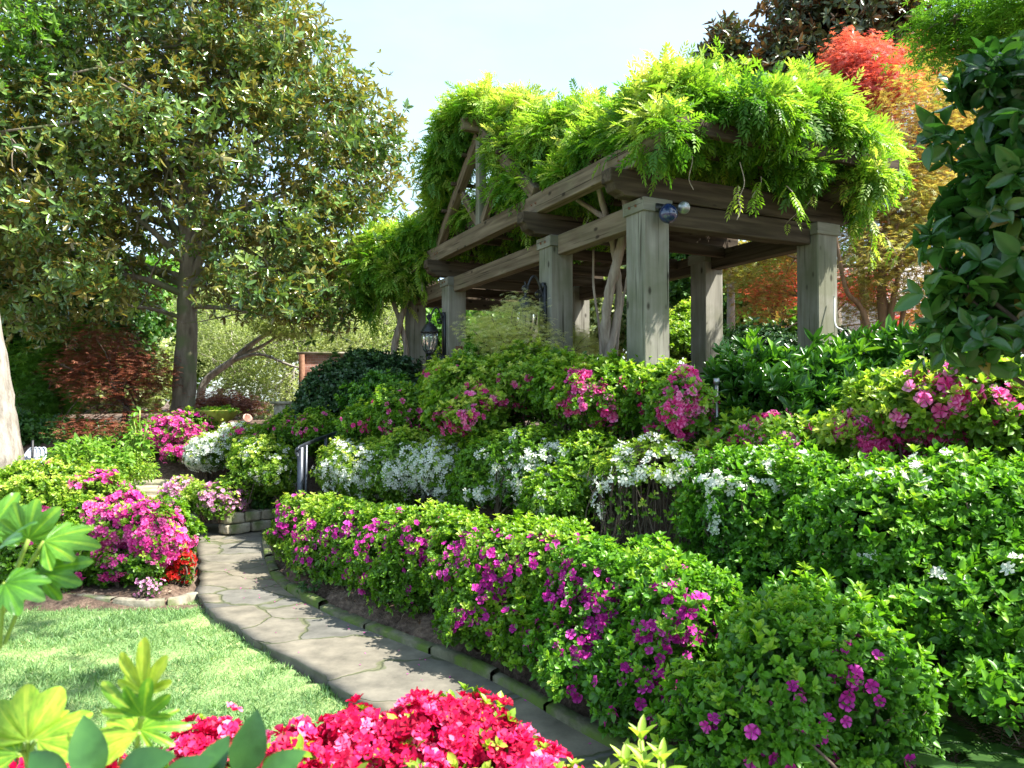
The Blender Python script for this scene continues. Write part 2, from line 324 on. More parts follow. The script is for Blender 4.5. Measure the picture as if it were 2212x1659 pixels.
def path_mat():
    m, n, l, p = nodes('flagstones')
    tc = n.new('ShaderNodeTexCoord')
    dn = n.new('ShaderNodeTexNoise'); dn.inputs['Scale'].default_value = 1.6; dn.inputs['Detail'].default_value = 5
    l.new(tc.outputs['Object'], dn.inputs[0])
    ad = n.new('ShaderNodeMixRGB'); ad.blend_type = 'LINEAR_LIGHT'; ad.inputs[0].default_value = .3
    l.new(tc.outputs['Object'], ad.inputs[1]); l.new(dn.outputs['Color'], ad.inputs[2])
    mp = n.new('ShaderNodeMapping'); mp.inputs['Scale'].default_value = (1.0, 1.5, 0.0); mp.inputs['Rotation'].default_value = (0, 0, math.radians(20)); l.new(ad.outputs[0], mp.inputs[0])
    ve = n.new('ShaderNodeTexVoronoi'); ve.feature = 'DISTANCE_TO_EDGE'; ve.inputs['Scale'].default_value = 1.15; l.new(mp.outputs[0], ve.inputs[0])
    vc = n.new('ShaderNodeTexVoronoi'); vc.inputs['Scale'].default_value = 1.15; l.new(mp.outputs[0], vc.inputs[0])
    no = n.new('ShaderNodeTexNoise'); no.inputs['Scale'].default_value = 5; no.inputs['Detail'].default_value = 9; no.inputs['Roughness'].default_value = .65; l.new(tc.outputs['Object'], no.inputs[0])
    c = ramp(n, l, no.outputs[0], [(.28, (.078, .074, .064)), (.5, (.138, .131, .113)), (.72, (.20, .188, .16))])
    sp = n.new('ShaderNodeSeparateColor'); l.new(vc.outputs['Color'], sp.inputs[0])
    c2 = ramp(n, l, sp.outputs[0], [(0, (.70, .72, .74)), (.35, (.92, .93, .92)), (.65, (1.02, .98, .90)), (1, (1.22, 1.12, .95))])
    mx = n.new('ShaderNodeMixRGB'); mx.blend_type = 'MULTIPLY'; mx.inputs[0].default_value = 1; l.new(c, mx.inputs[1]); l.new(c2, mx.inputs[2])
    gr = n.new('ShaderNodeValToRGB'); gr.color_ramp.elements[0].position = .003; gr.color_ramp.elements[0].color = (.5, .48, .44, 1)
    gr.color_ramp.elements[1].position = .018; gr.color_ramp.elements[1].color = (1, 1, 1, 1); l.new(ve.outputs['Distance'], gr.inputs[0])
    mg = n.new('ShaderNodeMixRGB'); mg.blend_type = 'MULTIPLY'; mg.inputs[0].default_value = 1; l.new(mx.outputs[0], mg.inputs[1]); l.new(gr.outputs[0], mg.inputs[2])
    mo = n.new('ShaderNodeTexNoise'); mo.inputs['Scale'].default_value = 1.7; mo.inputs['Detail'].default_value = 8; l.new(tc.outputs['Object'], mo.inputs[0])
    mw = n.new('ShaderNodeMath'); mw.operation = 'MULTIPLY_ADD'; mw.inputs[1].default_value = -7; mw.inputs[2].default_value = .62; l.new(ve.outputs['Distance'], mw.inputs[0])
    ma = n.new('ShaderNodeMath'); ma.operation = 'ADD'; l.new(mw.outputs[0], ma.inputs[0]); l.new(mo.outputs[0], ma.inputs[1])
    mr = n.new('ShaderNodeValToRGB'); mr.color_ramp.elements[0].position = .98; mr.color_ramp.elements[1].position = 1.0; mr.color_ramp.elements[0].position = .93; mr.color_ramp.elements[1].color = (.6, .6, .6, 1); l.new(ma.outputs[0], mr.inputs[0])
    mq = n.new('ShaderNodeMixRGB'); mq.inputs[2].default_value = (.075, .09, .035, 1); l.new(mr.outputs[0], mq.inputs[0]); l.new(mg.outputs[0], mq.inputs[1]); mg = mq
    l.new(mg.outputs[0], p.inputs['Base Color']); p.inputs['Roughness'].default_value = .8; p.inputs['Specular IOR Level'].default_value = .35
    hm = n.new('ShaderNodeMath'); hm.operation = 'MULTIPLY_ADD'; hm.inputs[1].default_value = .25; l.new(no.outputs[0], hm.inputs[0]); l.new(gr.outputs[0], hm.inputs[2])
    b = n.new('ShaderNodeBump'); b.inputs['Strength'].default_value = .7; b.inputs['Distance'].default_value = .02; l.new(hm.outputs[0], b.inputs['Height']); l.new(b.outputs[0], p.inputs['Normal'])
    return m
M['flag'] = path_mat()

def brick_mat():
    m, n, l, p = nodes('pink_brick')
    tc = n.new('ShaderNodeTexCoord'); sp = n.new('ShaderNodeSeparateXYZ'); cb = n.new('ShaderNodeCombineXYZ')
    l.new(tc.outputs['Object'], sp.inputs[0]); l.new(sp.outputs[0], cb.inputs[0]); l.new(sp.outputs[2], cb.inputs[1])
    b = n.new('ShaderNodeTexBrick'); b.inputs['Scale'].default_value = 4.6
    b.inputs['Color1'].default_value = (.42, .20, .15, 1); b.inputs['Color2'].default_value = (.56, .33, .26, 1); b.inputs['Mortar'].default_value = (.55, .5, .45, 1)
    b.inputs['Mortar Size'].default_value = .015
    l.new(cb.outputs[0], b.inputs[0]); l.new(b.outputs[0], p.inputs['Base Color']); p.inputs['Roughness'].default_value = .9
    return m
M['brick'] = brick_mat()
g_, gn, gl, gp = nodes('lantern_glass')
gp.inputs['Base Color'].default_value = (.9, .93, .9, 1); gp.inputs['Roughness'].default_value = .12; gp.inputs['Transmission Weight'].default_value = .9
M['glass'] = g_

# ------------------------------------------------------------------ templates
def quadleaf(w=.42, fold=.12, droop=.12):
    """unit leaf along +y, two quads folded on the midrib"""
    V = np.array([[0, 0, 0], [w * .42, .3, fold * .9], [w * .40, .7, fold * .6 - droop * .4], [0, 1, -droop], [-w * .40, .7, fold * .6 - droop * .4], [-w * .42, .3, fold * .9]])
    return V, np.array([[0, 1, 2, 3], [3, 4, 5, 0]])
def kite(w=.3, fold=.08):
    return np.array([[0, 0, 0], [w / 2, .45, fold], [0, 1, 0], [-w / 2, .45, fold]]), np.array([[0, 1, 2, 3]])
def fineleaf(w=.5, fold=.1, droop=.2, nseg=5, taper=.8):
    """rounder leaf: nseg rows of two quads"""
    V, F = [], []
    for i in range(nseg + 1):
        t = i / nseg
        hw = w / 2 * (math.sin(math.pi * t ** taper) ** .8 if 0 < t < 1 else 0.0) + (.012 if i in (0, nseg) else 0)
        z = -droop * t * t
        V += [[-hw, t, z + fold * hw / w * 2], [0, t, z], [hw, t, z + fold * hw / w * 2]]
    for i in range(nseg):
        a = 3 * i
        F += [[a, a + 1, a + 4, a + 3], [a + 1, a + 2, a + 5, a + 4]]
    return np.array(V), np.array(F)
def rotz(a): c, s = math.cos(a), math.sin(a); return np.array([[c, -s, 0], [s, c, 0], [0, 0, 1]])
def rotx(a): c, s = math.cos(a), math.sin(a); return np.array([[1, 0, 0], [0, c, -s], [0, s, c]])
def roty(a): c, s = math.cos(a), math.sin(a); return np.array([[c, 0, s], [0, 1, 0], [-s, 0, c]])
def merge(items):
    V, F, T, n = [], [], [], 0
    for it in items:
        v, f = it[0], it[1]
        V.append(v); F.append(f + n); n += len(v); T.append(np.full(len(f), it[2] if len(it) > 2 else 0.0))
    return np.vstack(V), np.vstack(F), np.concatenate(T)
def rosette(k=6, leaf=None, elev=35, jit=.25, seed=0, off=.06, inner=0):
    r = np.random.default_rng(seed); leaf = leaf or quadleaf()
    out = []
    for i in range(k):
        e = math.radians(elev + r.normal() * 20); a = 2 * math.pi * i / k + r.normal() * .38; s = 1 + r.normal() * jit
        v = leaf[0] * s @ rotx(e).T + np.array([0, off, 0]) @ rotx(e).T
        out.append((v @ rotz(a).T, leaf[1], r.normal() * .06))
    for i in range(inner):
        e = math.radians(68 + r.normal() * 8); a = 6.28 * i / inner + r.normal() * .3
        out.append((leaf[0] * .62 @ rotx(e).T @ rotz(a).T, leaf[1], .22))
    return merge(out)
def flower(petals=5, w=.62, ruffle=.10, depth=.45, seed=0):
    r = np.random.default_rng(seed); out = []
    for i in range(petals):
        a = 2 * math.pi * i / petals
        v = np.array([[0, .02, -depth], [w * .30, .42, -.12 + r.normal() * .03], [w * .52, .82, .02 + r.normal() * ruffle], [0.0, 1.02, -.02 + r.normal() * ruffle], [-w * .52, .82, .02 + r.normal() * ruffle], [-w * .30, .42, -.12 + r.normal() * .03], [0, .5, -.2]])
        f = np.array([[0, 1, 2, 6], [6, 2, 3, 4], [0, 6, 4, 5]])
        out.append((v @ rotz(a).T, f, r.normal() * .12))
    V_, F_, T_f = merge(out); T_f = T_f + np.tile([-.28, .06, -.28], petals)[:len(T_f)]
    sv, sf = kite(.10, 0); st_ = [(sv * .7 @ rotx(1.15 + .25 * q).T @ rotz(q * 2.1).T + np.array([0, 0, -.4]), sf, .5) for q in range(3)]
    V2, F2, T2 = merge([(V_, F_)] + st_); T2[:len(T_f)] = T_f
    return V2, F2, T2
OBO = (np.array([[0, 0, 0], [.13, .28, .05], [.27, .70, .03], [0, 1, -.10], [-.27, .70, .03], [-.13, .28, .05]]), np.array([[0, 1, 2, 3], [3, 4, 5, 0]]))
ROS = [rosette(7, OBO, 42, seed=i, inner=3) for i in range(5)]
ROSBIG = [rosette(6, fineleaf(.50, .12, .16, 4, 1.15), 44, seed=i + 10, inner=3) for i in range(5)]
ROSMAG = [rosette(7, quadleaf(.40, .10, .05), 30, seed=i + 20) for i in range(3)]
ROSPOINT = [rosette(6, quadleaf(.32, .10, .16), 45, seed=i + 30) for i in range(3)]
FL = [flower(5, .86, .13, .55, i) for i in range(5)]
FLW = [flower(5, .60, .15, .34, i + 5) for i in range(3)]
FLR = [merge([flower(5, .8, .2, .5, i + 30), (flower(5, .62, .24, .25, i + 40)[0] * .68 @ rotz(.6).T + np.array([0, 0, .02]), flower(5)[1], -.10)]) for i in range(5)]
FLD = [merge([flower(6, .6, .14, .3, i + 9), (flower(5, .5, .16, .15, i + 3)[0] * .62 + np.array([0, 0, .06]), flower(5)[1], .1)]) for i in range(2)]
def palmate(n=5, spread=130, w=.2):
    out = []
    for i in range(n):
        a = math.radians(-spread + 2 * spread * i / (n - 1)); s = 1 - .35 * abs(a) / math.radians(spread)
        k = kite(w, .04); v = k[0] * s; v[:, 2] -= .12 * v[:, 1] ** 2
        out.append((v @ rotz(a).T, k[1]))
    return merge(out)
PALM = [palmate(5, 105), palmate(7, 125, .17)]
PALMFINE = [palmate(7, 115, .10)]
def pinnate(n=5, seed=0):
    """compound leaf: drooping rachis with pairs of leaflets"""
    r = np.random.default_rng(seed); out = []
    for i in range(n):
        t = (i + .6) / n; p = np.array([0, t * .78, -.28 * t * t])
        for sgn in (-1, 1):
            a = sgn * math.radians(60 - 18 * t + r.normal() * 6)
            k = kite(.34, .05); v = k[0] * (.36 - .06 * abs(t - .5)); v[:, 2] -= .5 * v[:, 1] ** 2 * (1 + r.random())
            out.append((v @ rotz(a).T + p, k[1], r.normal() * .05))
    k = kite(.34, .04); out.append((k[0] * .34 @ rotx(-.4).T + np.array([0, .8, -.29]), k[1], .05))
    return merge(out)
PIN = [pinnate(5, i) for i in range(3)]
KITE = [kite(.42)]
OVAL = [quadleaf(.5)]

def frames(Z, spin=None, roll=None):
    """rotation matrices with local z along Z and random spin"""
    N = len(Z); Z = nrm(Z)
    a = RNG.uniform(0, 2 * np.pi, N) if spin is None else spin
    ref = np.where(np.abs(Z[:, 2:3]) > .9, np.array([[1.0, 0, 0]]), np.array([[0, 0, 1.0]]))
    X = nrm(np.cross(ref, Z)); Y = np.cross(Z, X)
    c, s = np.cos(a)[:, None], np.sin(a)[:, None]
    return np.stack([X * c + Y * s, -X * s + Y * c, Z], -1)
def frames_yz(Yd, Zd):
    Y = nrm(Yd); X = nrm(np.cross(Y, Zd)); Z = np.cross(X, Y)
    return np.stack([X, Y, Z], -1)

# ------------------------------------------------------------------ the masses of leaves
class Blob:
    """union of (super)ellipsoid lobes; each lobe (centre, radii, exponent)"""
    def __init__(s, lobes, seed=0, rough=.06, rs=.35, floor=None):
        s.L = [(np.asarray(c, float), np.asarray(r, float) if np.ndim(r) else np.full(3, float(r)), e) for c, r, e in lobes]
        s.seed, s.rough, s.rs, s.floor = seed, rough, rs, floor
    def surf(s, dens, shell=1.0, keep=.9):
        P, Nn = [], []
        for i, (c, r, e) in enumerate(s.L):
            area = 4 * math.pi * (((r[0] * r[1]) ** 1.6 + (r[0] * r[2]) ** 1.6 + (r[1] * r[2]) ** 1.6) / 3) ** (1 / 1.6)
            n = int(area * dens * 1.1)
            v = nrm(RNG.normal(size=(n, 3)))
            t = (np.abs(v) ** e).sum(1) ** (-1 / e)
            q = v * t[:, None]
            nn = nrm(np.sign(q) * np.abs(q) ** (e - 1) / r)
            p = c + q * r * shell
            ok = np.ones(n, bool)
            for j, (c2, r2, e2) in enumerate(s.L):
                if j != i: ok &= (np.abs((p - c2) / r2) ** e2).sum(1) ** (1 / e2) > keep * shell
            P.append(p[ok]); Nn.append(nn[ok])
        P, Nn = np.vstack(P), np.vstack(Nn)
        P = P + Nn * (s.rough * waves(P, s.rs, s.seed) + s.rough * .6 * waves(P, s.rs * .35, s.seed + 1))[:, None]
        if s.floor is not None:
            ok = P[:, 2] > s.floor; P, Nn = P[ok], Nn[ok]
        return P, Nn
    def vol(s, n, inner=.25):
        w = np.array([np.prod(r) ** (2 / 3) for c, r, e in s.L]); w /= w.sum()
        P, Nn = [], []
        for (c, r, e), k in zip(s.L, (w * n).astype(int)):
            v = nrm(RNG.normal(size=(k, 3))); t = (np.abs(v) ** e).sum(1) ** (-1 / e)
            rad = (inner ** 3 + (1 - inner ** 3) * RNG.random(k)) ** (1 / 3)
            P.append(c + v * (t * rad)[:, None] * r); Nn.append(v / r * r.min())
        return np.vstack(P), nrm(np.vstack(Nn))

def flowers_at(mb, P, Nn, patches, size, tmpl, extra=0, per=(3, 5), clump=.035):
    """open flowers in trusses at the surface points that patches (u, v, radius, trusses) pick out, and 'extra' anywhere"""
    u, v = proj(P)
    view = nrm(EYE - P)
    fac = (Nn * view).sum(1)
    ids = []
    for (pu, pv, pr, k) in patches:
        d = np.hypot(u - pu, v - pv)
        c = np.where((d < pr) & (fac > .02))[0]
        if len(c): ids.append(RNG.choice(c, min(k, len(c)), replace=False))
    sparse = 0
    if extra:
        w_ = np.clip(fac, 0, 1) * (np.abs(Nn[:, 2] - .38) < .42) * np.clip(waves(P, .5, 17) + .6, 0, 2) + 1e-6
        ids.insert(0, RNG.choice(len(P), min(int(extra), len(P)), replace=False, p=w_ / w_.sum())); sparse = len(ids[0])
    if not ids: return
    ids = np.concatenate(ids)
    for q_, j in enumerate(ids):
        k = RNG.integers(per[0], per[1] + 1) if q_ >= sparse else RNG.integers(1, 3)
        ax = nrm(Nn[j] + RNG.normal(size=3) * .2 + np.array([0, 0, .15]))
        cp = P[j] + ax * .02
        off = RNG.normal(size=(k, 3)) * clump; off -= (off @ ax)[:, None] * ax * .5
        A = nrm(ax + off / clump * .5 + RNG.normal(size=(k, 3)) * .22)
        mb.inst(tmpl[RNG.integers(len(tmpl))], cp + off + A * .008, frames(A), size * RNG.uniform(.8, 1.15, k), np.clip(RNG.normal(.55, .25), 0, 1) + RNG.normal(size=k) * .08)

def shrub(name, label, cat, lobes, base, mat='azalea', dens=800, size=.038, tm=None, flowers=None, fmat=None, fsize=.028, ftm=None, extra=0,
          group=None, stems=6, rough=.058, seed=None, up=.45, tone=(.42, .22), topglow=.25, bare=None, fper=(3, 5), inner=True, stem_r=.012, clump=.035, rs=.3, floor=None):
    seed = seed if seed is not None else int(RNG.integers(1e6))
    if mat.startswith('azalea'): size *= .86; dens *= 1.28
    tm = tm or ROS
    base = np.asarray(base, float)
    root = empty(name, base, label, cat, group)
    lobes = [(c, np.maximum((np.array(r) if np.ndim(r) else np.full(3, r)) - min(.045, size), .03), e) for c, r, e in lobes] if inner is not None else lobes
    B = Blob(lobes, seed, rough, rs, floor if floor is not None else base[2] + .04)
    mb = MB()
    P, Nn = B.surf(dens)
    keepm = np.ones(len(P), bool)
    # uneven growth: thin places where twigs and shade show
    keepm &= RNG.random(len(P)) < np.clip(.92 + .35 * waves(P, .22, seed + 5), .25, 1)
    if bare is not None: keepm &= RNG.random(len(P)) < bare(P, Nn)
    P, Nn = P[keepm], Nn[keepm]
    jit = RNG.normal(size=len(P)) * size * .75
    Pj = P + Nn * jit[:, None]
    Z = nrm(Nn + np.array([0, 0, up]) + RNG.normal(size=P.shape) * .28)
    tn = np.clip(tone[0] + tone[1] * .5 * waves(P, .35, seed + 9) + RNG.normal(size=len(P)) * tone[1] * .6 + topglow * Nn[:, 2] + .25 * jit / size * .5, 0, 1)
    S = size * RNG.uniform(.72, 1.25, len(P))
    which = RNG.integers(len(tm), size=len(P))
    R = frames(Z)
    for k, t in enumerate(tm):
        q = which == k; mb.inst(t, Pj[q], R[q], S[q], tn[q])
    # taller shoots standing out of the surface
    q = RNG.choice(len(P), max(1, len(P) // 26), replace=False)
    for lift, sc in ((1.0, 1.0), (1.9, .8)):
        mb.inst(tm[0], P[q] + Z[q] * size * lift * 1.1, frames(Z[q]), S[q] * sc, np.clip(tn[q] + .15, 0, 1))
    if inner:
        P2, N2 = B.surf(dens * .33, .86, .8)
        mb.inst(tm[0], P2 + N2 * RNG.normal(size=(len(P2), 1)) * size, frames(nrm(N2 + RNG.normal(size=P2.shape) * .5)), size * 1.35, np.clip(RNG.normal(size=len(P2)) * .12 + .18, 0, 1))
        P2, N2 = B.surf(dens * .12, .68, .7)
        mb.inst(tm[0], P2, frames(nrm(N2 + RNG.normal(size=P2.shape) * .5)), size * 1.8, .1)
    fol = mb.build('foliage', M[mat], root, base)
    if fmat:
        fb = MB(); flowers_at(fb, P, Nn, flowers or [], fsize, ftm or FL, extra, fper, clump)
        if fb.n: fb.build('blossoms', M[fmat], root, base)
    if stems:
        sb = MB()
        Ps, Ns = B.surf(60, .9)
        q = RNG.choice(len(Ps), min(len(Ps), stems * 5), replace=False)
        mid = base + np.array([0, 0, .05])
        lo = base[:2]; span = np.array([l[1][:2] for l in B.L]).mean(0)
        roots = [np.array([*(lo + RNG.normal(size=2) * span * .45), base[2] - .05]) for _ in range(stems)]
        # one root under each lobe too
        roots += [np.array([c[0] + RNG.normal() * .08, c[1] + RNG.normal() * .08, base[2] - .05]) for c, r, e in B.L for _ in range(2)]
        for j in q:
            d = [np.hypot(*(Ps[j][:2] - r_[:2])) for r_ in roots]; r0 = roots[int(np.argmin(d))]
            m1 = r0 + (Ps[j] - r0) * .5 + np.array([RNG.normal() * .05, RNG.normal() * .05, .03])
            sb.tube(catmull([r0, m1, Ps[j]], 4), np.linspace(stem_r, stem_r * .35, 9), 5)
        lowm = np.where(Nn[:, 2] < .35)[0]
        if len(lowm) > 40:
            for j in RNG.choice(lowm, min(110, len(lowm)), replace=False):
                L = RNG.uniform(.06, .16); d = nrm(Nn[j] * .6 + np.array([0, 0, .7]) + RNG.normal(size=3) * .4)
                sb.tube([P[j] - d * L, P[j] - d * L * .4 + RNG.normal(size=3) * .008, P[j] + d * L * .15], [.003, .0025, .0015], 4)
        sb.build('stems', M['bark_dark'], root, base)
    return root, B

def limb(mb, a, b, r0, r1, bend=.12, n=7, k=7):
    a, b = np.asarray(a, float), np.asarray(b, float); L = np.linalg.norm(b - a)
    m = a + (b - a) * .5 + RNG.normal(size=3) * L * bend + np.array([0, 0, L * .06])
    p = catmull([a, a + (m - a) * .5 + RNG.normal(size=3) * L * bend * .3, m, b], max(2, n // 3))
    mb.tube(p, np.linspace(r0, r1, len(p)), k, wob=.05)
    return p

def tree(name, label, cat, lobes, trunk, rad, mat, bark, n, size, tm, group=None, limbs=14, twigs=50, gap=.25, gs=.7, seed=None, droop=0.0, tone=(.5, .25), flat=0.0, layers=None,
         cluster=3, csp=.12, inner=.25, spread=.6, bendk=.1, extra_trunks=(), twig_r=.012, gapfn=None):
    seed = seed if seed is not None else int(RNG.integers(1e6))
    base = np.asarray(trunk[0], float)
    root = empty(name, base, label, cat, group)
    B = Blob(lobes, seed)
    mb = MB()
    nc = max(1, n // cluster)
    P, Nn = B.vol(int(nc * (1.35 + gap)), inner)
    w = waves(P, gs, seed) + .5 * waves(P, gs * .4, seed + 3)
    thr = np.quantile(w, gap)
    ok = w > thr
    if layers:                       # foliage gathered in level tiers
        ph = (P[:, 2] + .18 * waves(P, 1.2, seed + 7)) / layers
        ok &= np.abs(ph - np.round(ph)) < .30
    if gapfn is not None: ok &= gapfn(P)
    P, Nn = P[ok][:nc * 2], Nn[ok][:nc * 2]
    C = np.repeat(P, cluster, 0) + RNG.normal(size=(len(P) * cluster, 3)) * np.array([csp, csp, csp * (1 - .5 * flat)])
    NC = np.repeat(Nn, cluster, 0)
    Z = nrm(NC * (1 - flat) + np.array([0, 0, .35 + flat * 1.5]) + RNG.normal(size=C.shape) * spread * (1 - .5 * flat))
    tn = np.clip(tone[0] + tone[1] * .7 * np.repeat(waves(P, 1.1, seed + 11), cluster) + RNG.normal(size=len(C)) * tone[1] * .6, 0, 1)
    which = RNG.integers(len(tm), size=len(C)); R = frames(Z)
    if droop:
        Y = nrm(R[:, :, 1] * (1 - droop) + np.array([0, 0, -droop])); R = frames_yz(Y, Z)
    S = size * RNG.uniform(.7, 1.25, len(C))
    for k, t in enumerate(tm):
        q = which == k; mb.inst(t, C[q], R[q], S[q], tn[q])
    mb.build('crown', M[mat], root, base)
    tb = MB()
    tp = catmull(trunk, 6); tr = np.linspace(rad[0], rad[1], len(tp))
    tr[:3] *= np.array([1.35, 1.15, 1.05])
    tb.tube(tp, tr, 14, wob=.03)
    for et in extra_trunks:
        p = catmull(et[0], 6); tb.tube(p, np.linspace(et[1], et[2], len(p)), 10, wob=.04)
    sub = []
    cand = P[RNG.choice(len(P), min(len(P), limbs * 6), replace=False)]
    for i in range(limbs):
        t0 = int(len(tp) * RNG.uniform(.35, .97)); a = tp[t0]
        c = cand[i]
        if cand is not None and c[2] < a[2] - .6: c = c + np.array([0, 0, (a[2] - .4 - c[2]) * .7])
        p = limb(tb, a, a + (c - a) * .95, tr[t0] * .5, twig_r * 1.3, bendk)
        sub.append(p)
    S_ = np.vstack(sub) if sub else tp
    for i in range(twigs):
        t = P[RNG.integers(len(P))]
        a = S_[np.argmin(np.linalg.norm(S_ - t, axis=1) + RNG.random(len(S_)) * .3)]
        limb(tb, a, t, twig_r, twig_r * .4, .08, 5, 5)
    tb.build('trunk', M[bark], root, base)
    return root

def lb(u, v, d, ru, rv, ry, e=2.0):
    """a lobe seen at pixel (u, v), depth d, half sizes ru, rv in pixels and ry metres in depth"""
    return (W(u, v, d), (ru * d / FPX, ry, rv * d / FPX), e)

# ------------------------------------------------------------------ ground, lawn, path
LEFT_E = [G(390, 1128), G(415, 1150), G(430, 1210), G(428, 1290), G(520, 1360), G(620, 1420), G(720, 1472), np.array([-.55, 3.95, 0]), np.array([.05, 3.1, 0]), np.array([.6, 2.2, 0]), np.array([1.3, 1.1, 0]), np.array([2.0, 0, 0])]
RIGHT_E = [G(570, 1136), G(566, 1165), G(574, 1215), G(600, 1262), G(700, 1322), G(860, 1387), G(1000, 1442), G(1120, 1502), G(1250, 1580), np.array([.98, 3.2, 0]), np.array([1.65, 2.4, 0]), np.array([2.9, 1.0, 0])]
LE, RE = catmull(LEFT_E, 8), catmull(RIGHT_E, 8)
def resample(P, n):
    d = np.r_[0, np.cumsum(np.linalg.norm(np.diff(P, axis=0), axis=1))]
    t = np.linspace(0, d[-1], n)
    return np.stack([np.interp(t, d, P[:, i]) for i in range(3)], 1)
RSEG = resample(RE, 60)
def tdist(x, y):
    """signed distance to the path's kerb, positive on the uphill side"""
    q = np.stack([np.ravel(x), np.ravel(y)], 1)
    D = np.linalg.norm(q[:, None] - RSEG[None, :, :2], axis=2)
    i = D.argmin(1); j = np.clip(i, 1, len(RSEG) - 2)
    t = nrm(RSEG[j - 1, :2] - RSEG[j + 1, :2]); nrmv = np.stack([t[:, 1], -t[:, 0]], 1)
    s = ((q - RSEG[i, :2]) * nrmv).sum(1)
    return (np.sign(s) * D[np.arange(len(q)), i]).reshape(np.shape(x))
def height(x, y):
    x, y = np.asarray(x, float), np.asarray(y, float)
    t = tdist(x, y)
    hill = np.interp(t, [0, .06, .95, 1.15, 1.7, 2.0, 2.6, 3.2], [0, .09, .16, .42, .6, .98, 1.26, 1.36])
    fade = smooth(y, -1.5, 1.0)
    back = smooth(y, 9.9, 13.2) * 1.42 - .12
    left = -.115 + .125 * smooth(y, 6.35, 6.75) + .2 * smooth(y, 6.9, 9.2)
    return np.where(t > 0, np.maximum(hill * fade, back), np.maximum(left, back - .0))
def hz(x, y): return float(height(np.array([x]), np.array([y]))[0])

def inpoly(x, y, poly):
    ins = np.zeros(len(x), bool); n = len(poly); j = n - 1
    for i in range(n):
        xi, yi, xj, yj = poly[i, 0], poly[i, 1], poly[j, 0], poly[j, 1]
        c = ((yi > y) != (yj > y)) & (x < (xj - xi) * (y - yi) / (yj - yi + 1e-12) + xi)
        ins ^= c; j = i
    return ins
xs = np.unique(np.concatenate([np.linspace(-300, -14, 14), np.linspace(-14, 14, 190), np.linspace(14, 300, 14)]))
ys = np.unique(np.concatenate([np.linspace(-60, -2, 10), np.linspace(-2, 16, 150), np.linspace(16, 500, 24)]))
X, Y = np.meshgrid(xs, ys)
Z = height(X, Y) + .012 * waves(np.stack([X.ravel(), Y.ravel(), X.ravel() * 0], 1), .4, 3).reshape(X.shape) * (tdist(X, Y) > .1)
PP = np.vstack([LE[:, :2] , RE[::-1][:, :2]])
inp = inpoly(X.ravel(), Y.ravel(), PP).reshape(X.shape)
inq = inp.copy()
inq[:-1] |= inp[1:]; inq[1:] |= inp[:-1]; inq[:, :-1] |= inp[:, 1:]; inq[:, 1:] |= inp[:, :-1]
Z = np.where(inq, np.minimum(Z, -.06), Z)
nx = len(xs)
F = np.array([[j * nx + i, j * nx + i + 1, (j + 1) * nx + i + 1, (j + 1) * nx + i] for j in range(len(ys) - 1) for i in range(nx - 1)])
tag(MB().add(np.stack([X, Y, Z], -1).reshape(-1, 3), F).build('ground', M['soil']), 'brown mulched soil under the shrubs and up the bank', None, None, 'structure')

# path slab: top, broken left edge, and its depth
n = 90
L_, R_ = resample(LE, n), resample(RE, n)
jag = RNG.normal(size=n) * .018 + .02 * np.sin(np.arange(n) * .9) * (RNG.random(n) > .3)
nl = nrm(R_ - L_)
L_ = L_ - nl * jag[:, None]
cols = [L_ + (R_ - L_) * t for t in np.linspace(0, 1, 9)]
V = np.stack(cols, 1); V[:, :, 2] = 0.0
low = L_.copy(); low -= nl * .0; low[:, 2] = -.10; lw2 = L_ + nl * (.012 + .02 * RNG.random(n))[:, None]; lw2[:, 2] = -.03
V = np.concatenate([low[:, None], lw2[:, None], V], 1)
m_ = V.shape[1]
F = [[i * m_ + j, i * m_ + j + 1, (i + 1) * m_ + j + 1, (i + 1) * m_ + j] for i in range(n - 1) for j in range(m_ - 1)]
pobj = tag(MB().add(V.reshape(-1, 3), F).build('path', M['flag'], shade=False), 'curving grey flagstone path with cracked joints', None, None, 'structure')
bm_top = None

# stone kerb along the uphill side, block by block in one strip
kb = MB(); K = resample(RE, 420); i = 0
while i < 400:
    ln = int(RNG.integers(9, 30)); seg = K[i:i + ln + 1]
    if len(seg) < 3: break
    t = nrm(np.gradient(seg, axis=0)); nn = np.stack([-t[:, 1], t[:, 0], t[:, 2] * 0], 1)
    if (nn[0] @ (L_[0] - R_[0])) > 0: nn = -nn
    w = .09 + RNG.normal() * .014; h = .045 + RNG.normal() * .01
    seg = seg[:-1] if ln > 8 else seg; nn = nn[:len(seg)]
    nn_ = nn + RNG.normal(size=nn.shape) * .02
    prof = [(0.0, -.05), (.0, h * .8), (.02, h), (w - .02, h + .006), (w, h * .8), (w, -.05)]
    Vv = np.stack([seg + nn_ * a + np.array([0, 0, b]) for a, b in prof], 1); k_ = len(prof)
    Ff = [[a * k_ + b, a * k_ + b + 1, (a + 1) * k_ + b + 1, (a + 1) * k_ + b] for a in range(len(seg) - 1) for b in range(k_ - 1)]
    kb.add(Vv.reshape(-1, 3), Ff + [[0, 1, 4, 5], [1, 2, 3, 4]], RNG.random())
    i += ln
tag(kb.build('path_kerb', M['stone_moss'], shade=False), 'mossy stone kerb along the hedge side of the path', None, None, 'structure')

